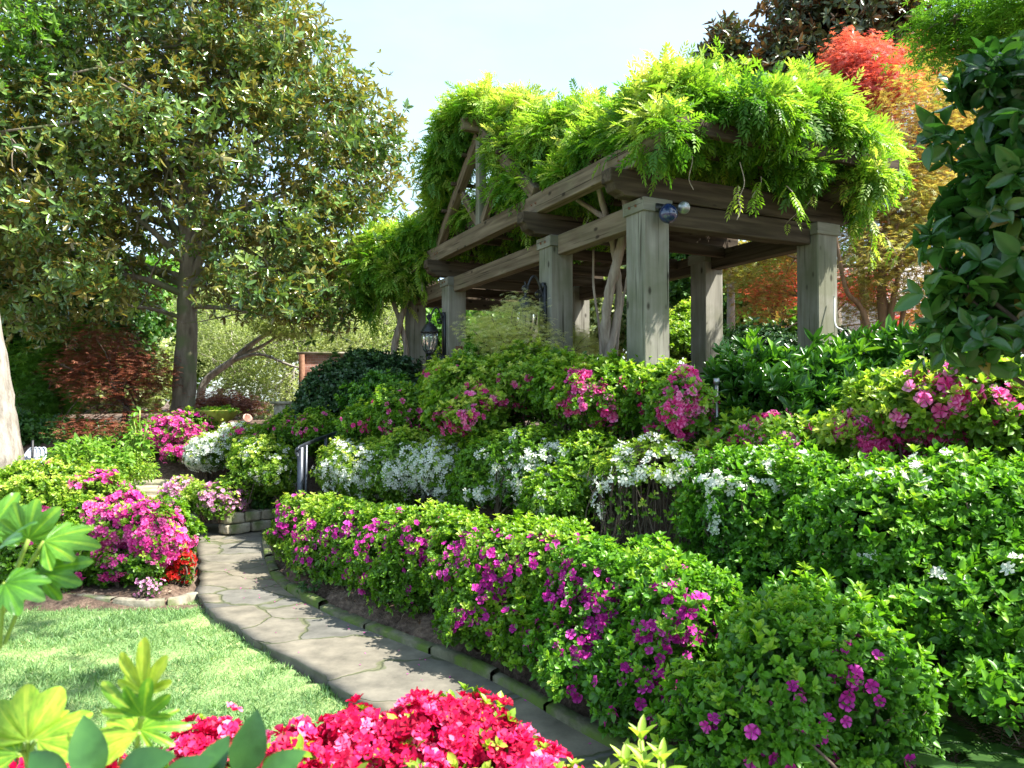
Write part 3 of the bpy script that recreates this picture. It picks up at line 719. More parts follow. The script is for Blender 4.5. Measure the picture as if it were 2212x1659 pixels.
# lawn: sheet plus blades
CURB = [G(428, 1291, -.04), G(380, 1306, -.04), G(300, 1310, -.04), G(200, 1302, -.04), G(110, 1288, -.04), G(20, 1262, -.04), G(-120, 1240, -.04), G(-400, 1220, -.04)]
CB = resample(catmull(CURB, 6), 40)
LP = np.vstack([CB[::-1][:, :2], LE[np.argmin(np.linalg.norm(LE - G(428, 1290), axis=1)):][:, :2], [[2, -2], [-9, -2]]])
gx, gy = np.meshgrid(np.arange(-9, 2.4, .12), np.arange(-2, 8.2, .12))
c = inpoly((gx + .0).ravel(), gy.ravel(), LP).reshape(gx.shape)
# the sheet reaches slightly under the kerb stones and the slab; the slab stands 4 cm above it
nxg = gx.shape[1]
lz = -.066 + .006 * waves(np.stack([gx.ravel(), gy.ravel(), gx.ravel() * 0], 1), .5, 4)
cc = c.copy(); cc[:-1] |= c[1:]; cc[1:] |= c[:-1]; cc[:, :-1] |= c[:, 1:]; cc[:, 1:] |= c[:, :-1]
F = [[j * nxg + i, j * nxg + i + 1, (j + 1) * nxg + i + 1, (j + 1) * nxg + i] for j in range(gx.shape[0] - 1) for i in range(nxg - 1) if cc[j, i] and cc[j + 1, i] and cc[j, i + 1] and cc[j + 1, i + 1]]
tag(MB().add(np.stack([gx.ravel(), gy.ravel(), lz], 1), F).build('lawn', M['turf']), 'small mown lawn beside the path', None, None, 'structure')
nb = 330000
bx_, by_ = RNG.uniform(-5.5, 1.2, nb), 1.6 + 5.6 * RNG.random(nb) ** 1.0
ok = inpoly(bx_, by_, LP); bx_, by_ = bx_[ok], by_[ok]
uu, vv = proj(np.stack([bx_, by_, np.zeros(len(bx_))], 1)); ok = (uu > -60) & (vv < 1720); bx_, by_ = bx_[ok], by_[ok]
Pb = np.stack([bx_, by_, np.full(len(bx_), -.068)], 1)
clump = waves(Pb, .16, 77); tall = np.clip(1 + .35 * clump, .4, 2)
d = nrm(np.stack([RNG.normal(size=len(Pb)), RNG.normal(size=len(Pb)), RNG.uniform(.5, 1.8, len(Pb))], 1))
GB = kite(.13, .02)
tn = np.clip(.42 + .22 * waves(Pb, .5, 78) + RNG.normal(size=len(Pb)) * .2, 0, 1)
tag(MB().inst(GB, Pb, frames_yz(d, RNG.normal(size=Pb.shape)), .034 * tall * RNG.uniform(.6, 1.3, len(Pb)), tn).build('grass', M['lawn_blade'], shade=False), 'short mown grass of the lawn', 'grass', None, 'stuff')

tf = RNG.choice(len(Pb), 9000, replace=False); Pt = Pb[tf][waves(Pb[tf], .35, 91) > .5]
mt2 = MB().inst(kite(.16, .02), Pt, frames_yz(nrm(np.stack([RNG.normal(size=len(Pt)), RNG.normal(size=len(Pt)), np.full(len(Pt), 1.0)], 1)), RNG.normal(size=Pt.shape)), RNG.uniform(.04, .075, len(Pt)), RNG.uniform(0, .6, len(Pt)))
CL = merge([((quadleaf(.9, .05, .05)[0] * .9) @ rotz(q * 2.09).T, quadleaf()[1]) for q in range(3)])
Pc = Pb[RNG.choice(len(Pb), 2600, replace=False)]; Pc = Pc[waves(Pc, .25, 93) > .9] + np.array([0, 0, .02])
mt2.inst(CL, Pc, frames(nrm(np.array([0, 0, 1.0]) + RNG.normal(size=Pc.shape) * .25)), .013, RNG.uniform(0, .25, len(Pc)))
tag(mt2.build('grass_tufts', M['lawn_blade'], shade=False), 'longer grass tufts and clover in the lawn', 'grass', None, 'stuff')

# bed edging between lawn and flower bed
eb = MB(); i = 0; K = resample(CB, 200)
while i < 195:
    ln = int(RNG.integers(12, 24)); seg = K[i:i + ln + 1]
    if len(seg) < 3: break
    t = nrm(np.gradient(seg, axis=0)); nn = np.stack([t[:, 1], -t[:, 0], t[:, 2] * 0], 1)
    if nn[0][1] < 0: nn = -nn
    w, h = .085, .05
    prof = [(0, -.05), (0, h * .85), (.012, h), (w - .01, h), (w, h * .8), (w, -.05)]
    Vv = np.stack([seg[:-1] + nn[:-1] * a + np.array([0, 0, b]) for a, b in prof], 1)
    Ff = [[a * 6 + b, a * 6 + b + 1, (a + 1) * 6 + b + 1, (a + 1) * 6 + b] for a in range(len(seg) - 2) for b in range(5)]
    eb.add(Vv.reshape(-1, 3), Ff); i += ln
tag(eb.build('bed_edging', M['stone_edge'], shade=False), 'low stone edging between the lawn and the flower bed', 'edging', None, 'structure')

# mulch and fallen bits
nm = 60000
P = np.stack([RNG.uniform(-6, 4, nm), RNG.uniform(2.2, 10, nm), np.zeros(nm)], 1)
t = tdist(P[:, 0], P[:, 1])
bedl = (t < -.9) & (P[:, 1] > 6.7) & ~inpoly(P[:, 0], P[:, 1], LP) & (P[:, 0] < -2.9 - (P[:, 1] - 6.7) * .3)
P = P[((t > .16) & (t < 1.3)) | bedl]; P[:, 2] = height(P[:, 0], P[:, 1]) + .004
ok = RNG.random(len(P)) < .95; P = P[ok]
mbm = MB().inst(KITE[0], P, frames(nrm(np.array([0, 0, 1.0]) + RNG.normal(size=P.shape) * .45)), RNG.uniform(.012, .045, len(P)), RNG.random(len(P)))
tag(mbm.build('mulch', M['chip'], shade=False), 'bark mulch and dry leaf litter on the beds', 'mulch', None, 'stuff')
# fallen purple petals and leaf bits on the path and kerb
nq = 90; idx = RNG.integers(20, 88, nq); tt = RNG.random(nq) ** .4
P = resample(LE, 90)[idx] * (1 - tt[:, None]) + resample(RE, 90)[idx] * tt[:, None] + np.array([0, 0, .006])
tag(MB().inst(OVAL[0], P, frames(nrm(np.array([0, 0, 1.0]) + RNG.normal(size=P.shape) * .2)), RNG.uniform(.012, .024, nq), RNG.random(nq)).build('fallen_petals', M['purple']), 'scattered purple petals fallen on the path', 'petals', None, 'stuff')

# ------------------------------------------------------------------ the pergola
AX = np.array([-.438, .899, 0]); BX = np.array([.899, .438, 0]); UZ = np.array([0, 0, 1.0])
P0 = np.array([1.27, 7.0, 0]); FLOOR = 1.34; TOP = 3.62
SA = [0, 1.75, 4.93, 6.75]; SB = [0, 2.2]
perg = empty('pergola', (P0[0], P0[1], FLOOR), 'long weathered timber pergola on square posts with a small side gable, roofed by vines', 'pergola')
pbase = np.array([P0[0], P0[1], FLOOR])
def pt(a, b, z): return P0 + AX * a + BX * b + UZ * z
def timber(name, p, q, w, h, mat='wood_brown', parent=perg, notch=False, upv=UZ, bev=.006):
    """a squared timber from p to q; width w across, height h along upv"""
    p, q = np.asarray(p, float), np.asarray(q, float); L = np.linalg.norm(q - p)
    z = nrm(q - p); x = nrm(np.cross(upv, z)); y = np.cross(z, x)
    me = bpy.data.meshes.new(name)
    if notch:          # cut ends: the lower corner rounded away
        prof = [(0, h / 2), (L, h / 2), (L, 0), (L - .03, -.012), (L - .06, -h * .32), (L - .13, -h * .42), (L - .15, -h / 2), (.15, -h / 2), (.13, -h * .42), (.06, -h * .32), (.03, -.012), (0, 0)]
    else:
        prof = [(0, h / 2), (L, h / 2), (L, -h / 2), (0, -h / 2)]
    import bmesh
    bm = bmesh.new()
    va = [bm.verts.new((-w / 2, b, a - L / 2)) for a, b in prof]; vb = [bm.verts.new((w / 2, b, a - L / 2)) for a, b in prof]
    bm.faces.new(va); bm.faces.new(vb[::-1])
    for i in range(len(prof)):
        j = (i + 1) % len(prof); bm.faces.new([va[j], va[i], vb[i], vb[j]])
    bmesh.ops.recalc_face_normals(bm, faces=bm.faces)
    bmesh.ops.bevel(bm, geom=list(bm.edges), offset=bev, segments=1, affect='EDGES')
    bm.to_mesh(me); bm.free()
    me.materials.append(M[mat])
    o = bpy.data.objects.new(name, me); COL.objects.link(o)
    mt = Matrix(((x[0], y[0], z[0]), (x[1], y[1], z[1]), (x[2], y[2], z[2]))).to_4x4(); mt.translation = Vector((p + q) / 2)
    par = Matrix.Translation(parent_world(parent)).inverted()
    o.parent = parent; o.matrix_local = par @ mt
    return o
def parent_world(o):
    v = Vector(o.location)
    while o.parent: o = o.parent; v += Vector(o.location)
    return v
PW = .29
POST = {}
for ia, a in enumerate(SA):
    for ib, b in enumerate(SB):
        c = pt(a, b, 0)
        o = timber('post', c + UZ * (FLOOR - .15), c + UZ * (TOP - .002), PW, PW, 'wood', upv=AX, bev=.012)
        POST[ia, ib] = o
        cz = TOP - .075
        # collar boards round the head of the post
        for sg, ax in ((1, AX), (-1, AX), (1, BX), (-1, BX)):
            oth = BX if ax is AX else AX
            k = c + ax * sg * (PW / 2 + .010)
            ext = PW / 2 + (.0215 if ax is AX else -.001)
            timber('collar', k - oth * ext + UZ * cz, k + oth * ext + UZ * cz, .020, .12, 'wood', parent=perg, bev=.003)
# side plates between post heads
for b in SB:
    for a0, a1 in zip(SA[:-1], SA[1:]):
        timber('plate_beam', pt(a0 + PW / 2 + .0215, b, TOP - .12), pt(a1 - PW / 2 - .0215, b, TOP - .12), .14, .22, 'wood_shaded' if b else 'wood_brown')  # far-side plates take the copy with shade in its colour
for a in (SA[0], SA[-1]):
    timber('plate_beam', pt(a, PW / 2 + .0215, TOP - .12), pt(a, SB[1] - PW / 2 - .0215, TOP - .12), .14, .22, 'wood_shaded')
# cross beams over the posts, their cut tails standing out
for a in SA:
    timber('cross_beam', pt(a, -.46, TOP + .122), pt(a, SB[1] + .46, TOP + .122), .16, .24, 'wood_shaded', notch=True)
# upper long beams lying on the cross beams
zu = TOP + .242 + .112
for b, m_ in ((-.22, 'wood_brown'), (SB[1] + .22, 'wood_brown')):
    cuts = [-.62, 1.0, SA[2] - 1.1, SA[3] + .6]
    timber('long_beam', pt(-.62, b, zu), pt(2.1, b, zu), .13, .22, m_, notch=True)
    timber('long_beam', pt(2.104, b, zu), pt(SA[2] + .5, b, zu), .13, .22, m_)
    timber('long_beam', pt(SA[2] + .504, b, zu), pt(SA[3] + .6, b, zu), .13, .22, m_, notch=True)
# joists under the vine
zj = zu + .112 + .072
for k, a in enumerate(np.arange(-.55, SA[3] + .5, .46)):
    timber('joist', pt(a, -.12, zj), pt(a, SB[1] + .55, zj), .065, .14, 'wood_shaded')
for b in np.arange(-.05, SB[1] + .1, .42):
    timber('purlin', pt(-.3, b, zj + .112), pt(SA[3] + .5, b, zj + .112), .05, .075, 'wood_shaded')
for a in np.arange(.45, SA[3], .9):
    timber('ceiling_joist', pt(a, .075, TOP - .06), pt(a, SB[1] - .075, TOP - .06), .05, .13, 'wood_shaded')
# projecting rafters at the near end
for b in (.5, 1.2, 1.9):
    timber('rafter', pt(-.45, b, zj + .17), pt(.9, b, zj + .26), .07, .16, 'wood_shaded')
# the side gable
GA, GB_ = SA[1] + .12, SA[2] - .02; GM = (GA + GB_) / 2; zg = zu + .112; ZP = zg + 1.22
gb = -.22
timber('gable_rafter', pt(GA - .05, gb, zg + .03), pt(GM - .045, gb, ZP), .11, .15)
timber('gable_rafter', pt(GB_ + .05, gb, zg + .03), pt(GM + .045, gb, ZP), .11, .15)
timber('king_post', pt(GM, gb - .003, zg + .002), pt(GM, gb - .003, ZP - .05), .11, .12, 'wood', upv=AX)
timber('strut', pt(GM - .07, gb + .004, zg + .03), pt(GM - .62, gb + .004, zg + .56), .08, .10)
timber('strut', pt(GM + .07, gb + .004, zg + .03), pt(GM + .62, gb + .004, zg + .56), .08, .10)
for k in range(4):
    b = .35 + k * .6
    timber('gable_rafter', pt(GA - .05, b, zg + .15), pt(GM - .045, b, ZP), .07, .13)
    timber('gable_rafter', pt(GB_ + .05, b, zg + .15), pt(GM + .045, b, ZP), .07, .13)
timber('ridge_beam', pt(GM, -.5, ZP + .1), pt(GM, SB[1] + .3, ZP + .1), .09, .17)
for f in (.25, .5, .75):
    for sg in (-1, 1):
        e = (GB_ - GA) / 2 * (1 - f)
        timber('batten', pt(GM + sg * e, -.35, zg + .14 + 1.2 * f), pt(GM + sg * e, SB[1] + .2, zg + .14 + 1.2 * f), .05, .05, 'wood_shaded')
for a in SA:
    for da in (-.05, .05):
        for nm_, z_, b_ in (('bolt', zu, -.22 - .066), ('bolt', TOP - .075, -PW / 2 - .021)):
            if nm_ == 'bolt' and a > -.1:
                c_ = pt(a + da, b_, z_); q_ = MB().tube([c_, c_ - BX * .012], .013, 8); o_ = q_.build('bolt', M['rust'], None, c_); o_.parent = perg; o_.location = Vector(c_ - np.array(perg.location))
# slab under the pergola
sl = MB().box(pt((SA[3]) / 2, 1.1, FLOOR - .02), (1.75, 4.2, .055), np.stack([BX, AX, UZ], 1))
tag(sl.build('pergola_floor', M['soil'], shade=False), 'dark earth floor under the pergola', 'floor', None, 'structure')

# ---- wall lanterns on scrolled brackets
def lantern(a, label, d_out=.2, zc=2.72):
    c = pt(a, -PW / 2, zc)
    out = -BX
    root = empty('wall_lantern', c, label, 'lantern', 'scrolled iron lanterns on the pergola posts')
    b = MB()
    b.box(c + out * .012, (.013, .045, .27), np.stack([out, AX, UZ], 1))
    b.box(c + out * .02 + UZ * .27, (.018, .03, .03), np.stack([out, AX, UZ], 1)); b.box(c + out * .02 - UZ * .27, (.018, .03, .03), np.stack([out, AX, UZ], 1))
    b.build('back_plate', M['iron'], root, c, shade=False)
    def scroll(z0, up):
        pts = []
        for t in np.linspace(0, 1, 26):
            ang = t * 1.15 * math.pi
            pts.append(c + out * (.02 + (d_out - .02) * t) + UZ * (z0 + up * (.17 * math.sin(t * math.pi * 1.0) + .03 * t)))
        e = pts[-1]
        for t in np.linspace(0, 1, 22):      # curl at the outer end
            r = .035 * (1 - t * .75); an = -math.pi / 2 + t * 3.1 * math.pi
            pts.append(e + out * (r * math.cos(an)) + UZ * up * (r * math.sin(an)) + UZ * up * .035)
        s = []
        for t in np.linspace(0, 1, 20):      # curl at the plate
            r = .04 * (1 - t * .7); an = math.pi / 2 + t * 2.8 * math.pi
            s.append(c + out * (.075 + r * math.cos(an)) + UZ * (z0 + up * (.02 + r * math.sin(an))))
        q = MB(); q.tube(pts, .0105, 7); q.tube(s, .009, 7)
        q.build('bracket', M['iron'], root, c)
    scroll(.17, 1); scroll(-.22, -1)
    L = c + out * d_out
    cap = MB().lathe([(.0, .235), (.012, .23), (.018, .21), (.010, .195), (.03, .175), (.055, .16), (.085, .12), (.112, .075), (.118, .06), (.105, .055), (.0, .052)], L - UZ * .02, 20)
    cap.tube([L + UZ * .21, L + UZ * .27, L + UZ * .3 + out * .01], .007, 6)
    cap.build('roof', M['iron'], root, c)
    MB().lathe([(.0, .05), (.094, .048), (.098, .0), (.09, -.08), (.07, -.15), (.045, -.185), (0, -.187)], L - UZ * .02, 20).build('glass', M['glass'], root, c)
    cage = MB()
    for k in range(6):
        an = k * math.pi / 3
        d_ = np.array([math.cos(an), math.sin(an), 0])
        cage.tube([L - UZ * .02 + d_ * .101 + UZ * .05, L - UZ * .02 + d_ * .103, L - UZ * .02 + d_ * .094 - UZ * .08, L - UZ * .02 + d_ * .074 - UZ * .15, L - UZ * .02 + d_ * .045 - UZ * .19], .005, 5)
    cage.lathe([(0, -.185), (.05, -.18), (.052, -.195), (.02, -.21), (.012, -.235), (.02, -.25), (.0, -.265)], L - UZ * .02, 14)
    cage.tube([L - UZ * .02 + UZ * .04, L - UZ * .17], .012, 6)
    cage.build('cage', M['iron'], root, c)
    root.scale = (1.22, 1.22, 1.22)
    return root
lantern(SA[2], 'black scrolled iron lantern with a clear glass on the post beside the dark evergreen bush')
lantern(SA[1], 'black scrolled iron lantern on the middle post, half hidden above the cream maple')

# ---- spotlights on the near corner post
c = pt(-PW / 2 - .02, .02, TOP - .13)
r = empty('security_light', c, 'twin spotlight with a glossy navy globe and a small round lamp under the near beam', 'light')
q = MB().box(c + UZ * .03, (.05, .02, .035), np.stack([BX, AX, UZ], 1)); q.tube([c, c - AX * .06 - UZ * .01, c - AX * .09 - BX * .0], .013, 7)
q.tube([c + UZ * .02, c - AX * .05 + BX * .1 + UZ * .03, c - AX * .09 + BX * .17 + UZ * .03], .010, 7); q.build('bracket', M['iron'], r, c)
prof = [(0.001, -.088)] + [(.085 * math.sin(t), -.085 * math.cos(t)) for t in np.linspace(.15, 2.4, 12)] + [(.05, .075), (.03, .09), (.001, .092)]
MB().lathe(prof, c - AX * .11 - UZ * .05 + BX * .01, 22).build('globe', M['navy'], r, c)
d_ = nrm(np.array([-.1, -1, -.25])); Rf = frames_yz(np.cross([[1.0, 0, 0]], [d_]), np.array([d_]))[0]
lv = MB().lathe([(.001, .055), (.052, .05), (.058, .03), (.045, -.02), (.025, -.06), (.001, -.065)], (0, 0, 0), 18)
V_ = lv.V[0] @ Rf.T + (c - AX * .1 + BX * .19 + UZ * .03)
MB().add(V_, lv.F[0]).build('lamp_head', M['steel'], r, c)

# ---- rusty bell-shaped ornament on the lantern post
c = pt(SA[2] - PW / 2, .03, 2.42)
r = empty('wall_ornament', c, 'small rusty bell ornament on a bracket on the front of the lantern post', 'ornament')
q = MB().box(c - AX * .01 + UZ * .02, (.06, .012, .13), np.stack([BX, AX, UZ], 1)); q.build('back_plate', M['rust'], r, c, shade=False)
q = MB().lathe([(.001, .07), (.03, .06), (.04, .02), (.055, -.04), (.075, -.075), (.07, -.08), (.001, -.06)], c - AX * .09 - UZ * .01, 16); q.build('bell', M['rust'], r, c)
MB().tube([c - AX * .01 + UZ * .12, c - AX * .06 + UZ * .13, c - AX * .09 + UZ * .06], .008, 6).build('hook', M['rust'], r, c)

# ------------------------------------------------------------------ wisteria on the pergola
def vine(name, label, lobes, hang, trunks, base, n_scale=1.0, size=.27, tendrils=()):
    base = np.asarray(base, float)
    root = empty(name, base, label, 'vine')
    lobes = [(c, np.maximum(np.array(r) - .17, .12), e) for c, r, e in lobes]
    B = Blob(lobes, 51, .07, .45)
    mb = MB()
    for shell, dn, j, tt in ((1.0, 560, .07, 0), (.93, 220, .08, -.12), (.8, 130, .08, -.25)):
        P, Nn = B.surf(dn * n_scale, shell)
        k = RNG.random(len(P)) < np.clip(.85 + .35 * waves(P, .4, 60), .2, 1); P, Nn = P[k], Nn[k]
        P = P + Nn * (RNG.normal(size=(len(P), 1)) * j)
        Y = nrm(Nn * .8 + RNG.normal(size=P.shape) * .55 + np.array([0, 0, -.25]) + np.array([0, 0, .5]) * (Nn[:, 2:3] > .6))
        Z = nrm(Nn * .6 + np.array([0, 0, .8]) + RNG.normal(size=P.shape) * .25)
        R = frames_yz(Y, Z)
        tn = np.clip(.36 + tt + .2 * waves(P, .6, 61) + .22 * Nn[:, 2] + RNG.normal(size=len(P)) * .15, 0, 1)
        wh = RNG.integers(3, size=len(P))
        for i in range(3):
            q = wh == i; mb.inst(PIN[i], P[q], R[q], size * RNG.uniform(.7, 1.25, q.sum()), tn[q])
    # hanging sprays: (start, length, leaves)
    vb = MB()
    for (s, ln, k) in hang:
        s = np.asarray(s, float); sw = RNG.normal(size=3) * .12; sw[2] = 0
        pts = [s + np.array([0, 0, -ln * t]) + sw * t + np.array([math.sin(t * 5) * .02, math.cos(t * 4) * .02, 0]) for t in np.linspace(0, 1, 8)]
        MB().tube(pts, .004, 5).build('tendril', M['bark_vine'], root, base)
        for t in np.linspace(.05, 1, k):
            p = s + np.array([0, 0, -ln * t]) + sw * t
            a = RNG.uniform(0, 6.28); y = nrm(np.array([math.cos(a), math.sin(a), -.9])); z = nrm(np.array([math.cos(a), math.sin(a), .9]))
            mb.inst(PIN[RNG.integers(3)], p[None], frames_yz(y[None], z[None]), size * RNG.uniform(.7, 1.1, 1), np.clip(RNG.normal(.45, .15, 1), 0, 1))
    # long upright whips above the outline
    P, Nn = B.surf(3.5)
    P = P[Nn[:, 2] > .3]
    for p in P[:55]:
        d = nrm(np.array([RNG.normal() * .5, RNG.normal() * .5, 1.0])); L = RNG.uniform(.08, .22)
        for t in (.3, .6, .85, 1.0):
            q = p + d * L * t; a = RNG.uniform(0, 6.28); y = nrm(np.array([math.cos(a), math.sin(a), .35]))
            mb.inst(PIN[0], q[None], frames_yz(y[None], np.array([[0, 0, 1.0]])), size * .75, .75)
    mb.build('foliage', M['wisteria'], root, base, shade=False)
    tb = MB()
    for pts, r0, r1 in trunks: tb.tube(catmull(pts, 7), np.linspace(r0, r1, (len(pts) - 1) * 7 + 1), 9, wob=.10)
    # old wood running over the timbers
    pool = np.vstack([catmull(p_, 7)[-6:] for p_, _, _ in trunks])
    for i in range(26):
        b = lobes[RNG.integers(len(lobes))][0] - UZ * .12
        dd = np.linalg.norm(pool - b, axis=1); a = pool[np.argmin(dd + RNG.random(len(pool)) * .5)]
        pool = np.vstack([pool, limb(tb, a, a + (b - a) * min(1, 1.6 / max(dd.min(), .1)), .022, .010, .10, 6, 6)])
    for pts in tendrils: MB().tube(catmull(pts, 5), .0045, 5).build('tendril', M['bark_vine'], root, base)
    if vb.n: tb.add(np.vstack(vb.V), np.vstack(vb.F))
    tb.build('woody_stems', M['bark_vine'], root, base)
    return root

def twist(p, q, k, r, turns, ph):
    p, q = np.asarray(p, float), np.asarray(q, float)
    return [p + (q - p) * t + np.array([math.cos(ph + turns * 6.28 * t), math.sin(ph + turns * 6.28 * t), 0]) * r * (1 - .3 * t) + np.array([.06 * math.sin(t * 7 + ph), 0, 0]) for t in np.linspace(0, 1, k)]
vb0 = W(1306, 800, 8.3); vb0[2] = 1.3
vt = [(twist(vb0, W(1338, 470, 7.9), 7, .06, 1.1, 0) + [W(1350, 400, 7.7)], .062, .045), (twist(vb0 + np.array([.05, 0, 0]), W(1322, 480, 7.9), 7, .055, 1.0, 2.6) + [W(1290, 395, 7.8)], .05, .03),
      (twist(vb0 + np.array([.12, .1, 0]), W(1352, 560, 8.2), 6, .03, 1.5, 1), .018, .012), (twist(vb0 + np.array([-.10, .1, 0]), W(1290, 540, 8.4), 6, .04, 1.2, 4), .02, .012),
      ([W(1322, 480, 7.9), W(1260, 440, 8.2), W(1200, 400, 8.6)], .035, .02)]
roofl = [(pt(a, b, zj + .28), (.75, .75, .30), 2.4) for a in (-.05, .6, 1.3, 2.3, 3.35, 4.4, 5.5) for b in (.5, 1.2, 1.9)] + [(pt(3.35, b, ZP + .15), (.55, .5, .3), 2) for b in (.3, 1.2, 2.1)]
front = roofl + [lb(1420, 285, 6.4, 60, 42, .34), lb(1880, 385, 7.5, 52, 58, .36), lb(1290, 328, 7.9, 75, 52, .45), lb(1372, 316, 7.3, 65, 52, .42), lb(1225, 382, 8.3, 72, 55, .42), lb(1155, 415, 8.9, 62, 55, .4), lb(1425, 298, 6.9, 60, 52, .4), lb(1435, 260, 7.4, 125, 72, .95), lb(1525, 233, 7.6, 90, 60, .8), lb(1585, 278, 7.1, 125, 66, .95), lb(1695, 283, 7.9, 120, 85, 1.0), lb(1725, 368, 7.4, 80, 48, .5), lb(1815, 353, 8.3, 95, 72, .8), lb(1870, 383, 8.5, 62, 70, .6),
         lb(1845, 430, 8.0, 58, 56, .5), lb(1385, 308, 7.2, 80, 40, .5), lb(1330, 303, 8.2, 90, 62, .9), lb(1485, 300, 6.9, 70, 38, .5), lb(1875, 328, 8.7, 50, 50, .5)]
mid = [lb(1112, 400, 9.3, 44, 62, .38), lb(1150, 432, 8.95, 42, 46, .36), lb(1085, 330, 9.6, 50, 50, .4), lb(1275, 302, 9.0, 100, 75, 1.0), lb(1190, 327, 9.3, 100, 88, .9), lb(1130, 287, 10.2, 95, 62, 1.0), lb(1050, 274, 10.6, 90, 65, 1.0), lb(1130, 402, 9.2, 62, 62, .45), lb(1215, 387, 8.8, 72, 50, .4), lb(980, 312, 10.9, 62, 70, .8),
       lb(950, 382, 11.3, 45, 75, .7), lb(945, 462, 11.6, 38, 75, .6), lb(990, 257, 10.8, 50, 42, .7), lb(1300, 357, 8.2, 60, 36, .35)]
far = [lb(905, 520, 12.3, 55, 48, .8), lb(850, 545, 13.0, 75, 50, .9), lb(808, 585, 12.8, 58, 50, .7), lb(850, 600, 12.6, 62, 44, .6), lb(775, 612, 12.6, 34, 38, .4), lb(925, 555, 12.0, 32, 34, .4), lb(795, 655, 12.6, 24, 32, .25), lb(882, 590, 12.4, 30, 26, .3)]
hangs = [(W(1270, 455, 8.0), .2, 5), (W(1130, 470, 8.9), .25, 6), (W(1645, 380, 6.9), .22, 6), (W(1760, 420, 7.3), .25, 5), (W(1880, 470, 8.0), .45, 8), (W(1850, 460, 8.1), .3, 6), (W(1595, 400, 6.6), .12, 3), (W(1430, 330, 6.8), .2, 5),
         (W(1250, 400, 8.6), .25, 6), (W(1110, 420, 9.2), .35, 8), (W(1060, 400, 9.6), .2, 4), (W(1700, 400, 7.0), .2, 5), (W(1900, 500, 8.2), .25, 4)]
tend = [[W(1480, 300, 6.6), W(1496, 340, 6.6), W(1488, 385, 6.6), W(1498, 410, 6.6)], [W(1598, 350, 6.6), W(1608, 395, 6.6), W(1596, 430, 6.6), W(1600, 450, 6.6), W(1592, 475, 6.6)],
        [W(1250, 380, 8.4), W(1256, 420, 8.4), W(1268, 450, 8.4)], [W(1360, 330, 7.2), W(1400, 350, 7.0), W(1440, 350, 7.0), W(1480, 325, 6.8)]]
vine('wisteria', 'lime green wisteria with a twisted trunk, heaped over the pergola', front + mid, hangs, vt, vb0, 1.2, .175, tend)
vb1 = W(862, 790, 12.9); vb1[2] = 1.3
vt1 = [(twist(vb1, W(866, 640, 12.7), 6, .06, .9, .5) + [W(880, 590, 12.5)], .065, .045), (twist(vb1 + np.array([.08, 0, 0]), W(858, 640, 12.7), 6, .06, .9, 3.4) + [W(845, 585, 12.7)], .05, .035)]
hang1 = [(W(795, 640, 12.6), .55, 12), (W(812, 640, 12.5), .45, 10), (W(780, 630, 12.7), .35, 8), (W(840, 620, 12.5), .35, 8), (W(770, 640, 12.6), .2, 5), (W(905, 600, 12.0), .25, 6), (W(828, 620, 12.4), .6, 11), (W(880, 600, 12.3), .25, 6)]
vine('wisteria', 'smaller wisteria spilling off the far end post of the pergola, with two dark twisted stems', far, hang1, vt1, vb1, 1.0, .24)

# ------------------------------------------------------------------ magnolia and the trees around
T_ = lambda u, v, d: W(u, v, d)
def gr(p): return np.array([p[0], p[1], hz(p[0], p[1]) - .08])
mt0 = gr(W(393, 905, 13.4))
mag = [lb(420, 60, 13.4, 300, 200, 2.4), lb(200, 120, 13.4, 230, 190, 2.2), lb(620, 190, 13.2, 190, 130, 1.8), lb(720, 290, 13.2, 160, 120, 1.6), lb(560, 80, 13.2, 150, 140, 1.6), lb(760, 420, 13.2, 130, 70, 1.4),
       lb(640, 480, 12.8, 160, 90, 1.4), lb(740, 555, 13.0, 110, 62, 1.2), lb(200, 350, 12.8, 250, 150, 2.2), lb(430, 300, 12.4, 230, 160, 1.9), lb(60, 250, 13.2, 190, 200, 2.0), lb(300, 500, 12.4, 230, 85, 1.8),
       lb(90, 520, 12.4, 200, 90, 1.8), lb(560, 610, 12.6, 140, 70, 1.2), lb(680, 655, 12.6, 100, 48, 1.0), lb(240, 620, 12.4, 130, 62, 1.3), lb(-60, 420, 13, 180, 160, 1.6), lb(400, -150, 13.4, 260, 160, 2), lb(810, 310, 13.3, 75, 60, .8), lb(70, 650, 12.6, 120, 80, 1.2)]
tree('magnolia_tree', 'large spreading magnolia with glossy bronze-backed leaves and a straight grey trunk', 'tree', mag,
     [mt0, T_(400, 800, 13.4), T_(404, 700, 13.4), T_(405, 600, 13.4), T_(415, 480, 13.4), T_(425, 330, 13.4), T_(440, 150, 13.4), T_(450, 0, 13.4)], (.215, .07),
     'magnolia', 'bark', 18500, .118, ROSMAG, limbs=36, twigs=220, gap=.47, gs=.55, seed=4, tone=(.5, .28), cluster=3, csp=.15, inner=.2, spread=.65, twig_r=.014,
     gapfn=lambda P: ~((np.abs(P[:, 0] - (P[:, 2] * .02 - 5.83)) < .42) & (P[:, 2] > 3.0) & (P[:, 2] < 5.6) & (P[:, 1] < 13.5)))
mroot = bpy.data.objects['magnolia_tree']; mbx = np.array(mroot.location); lmb = MB()
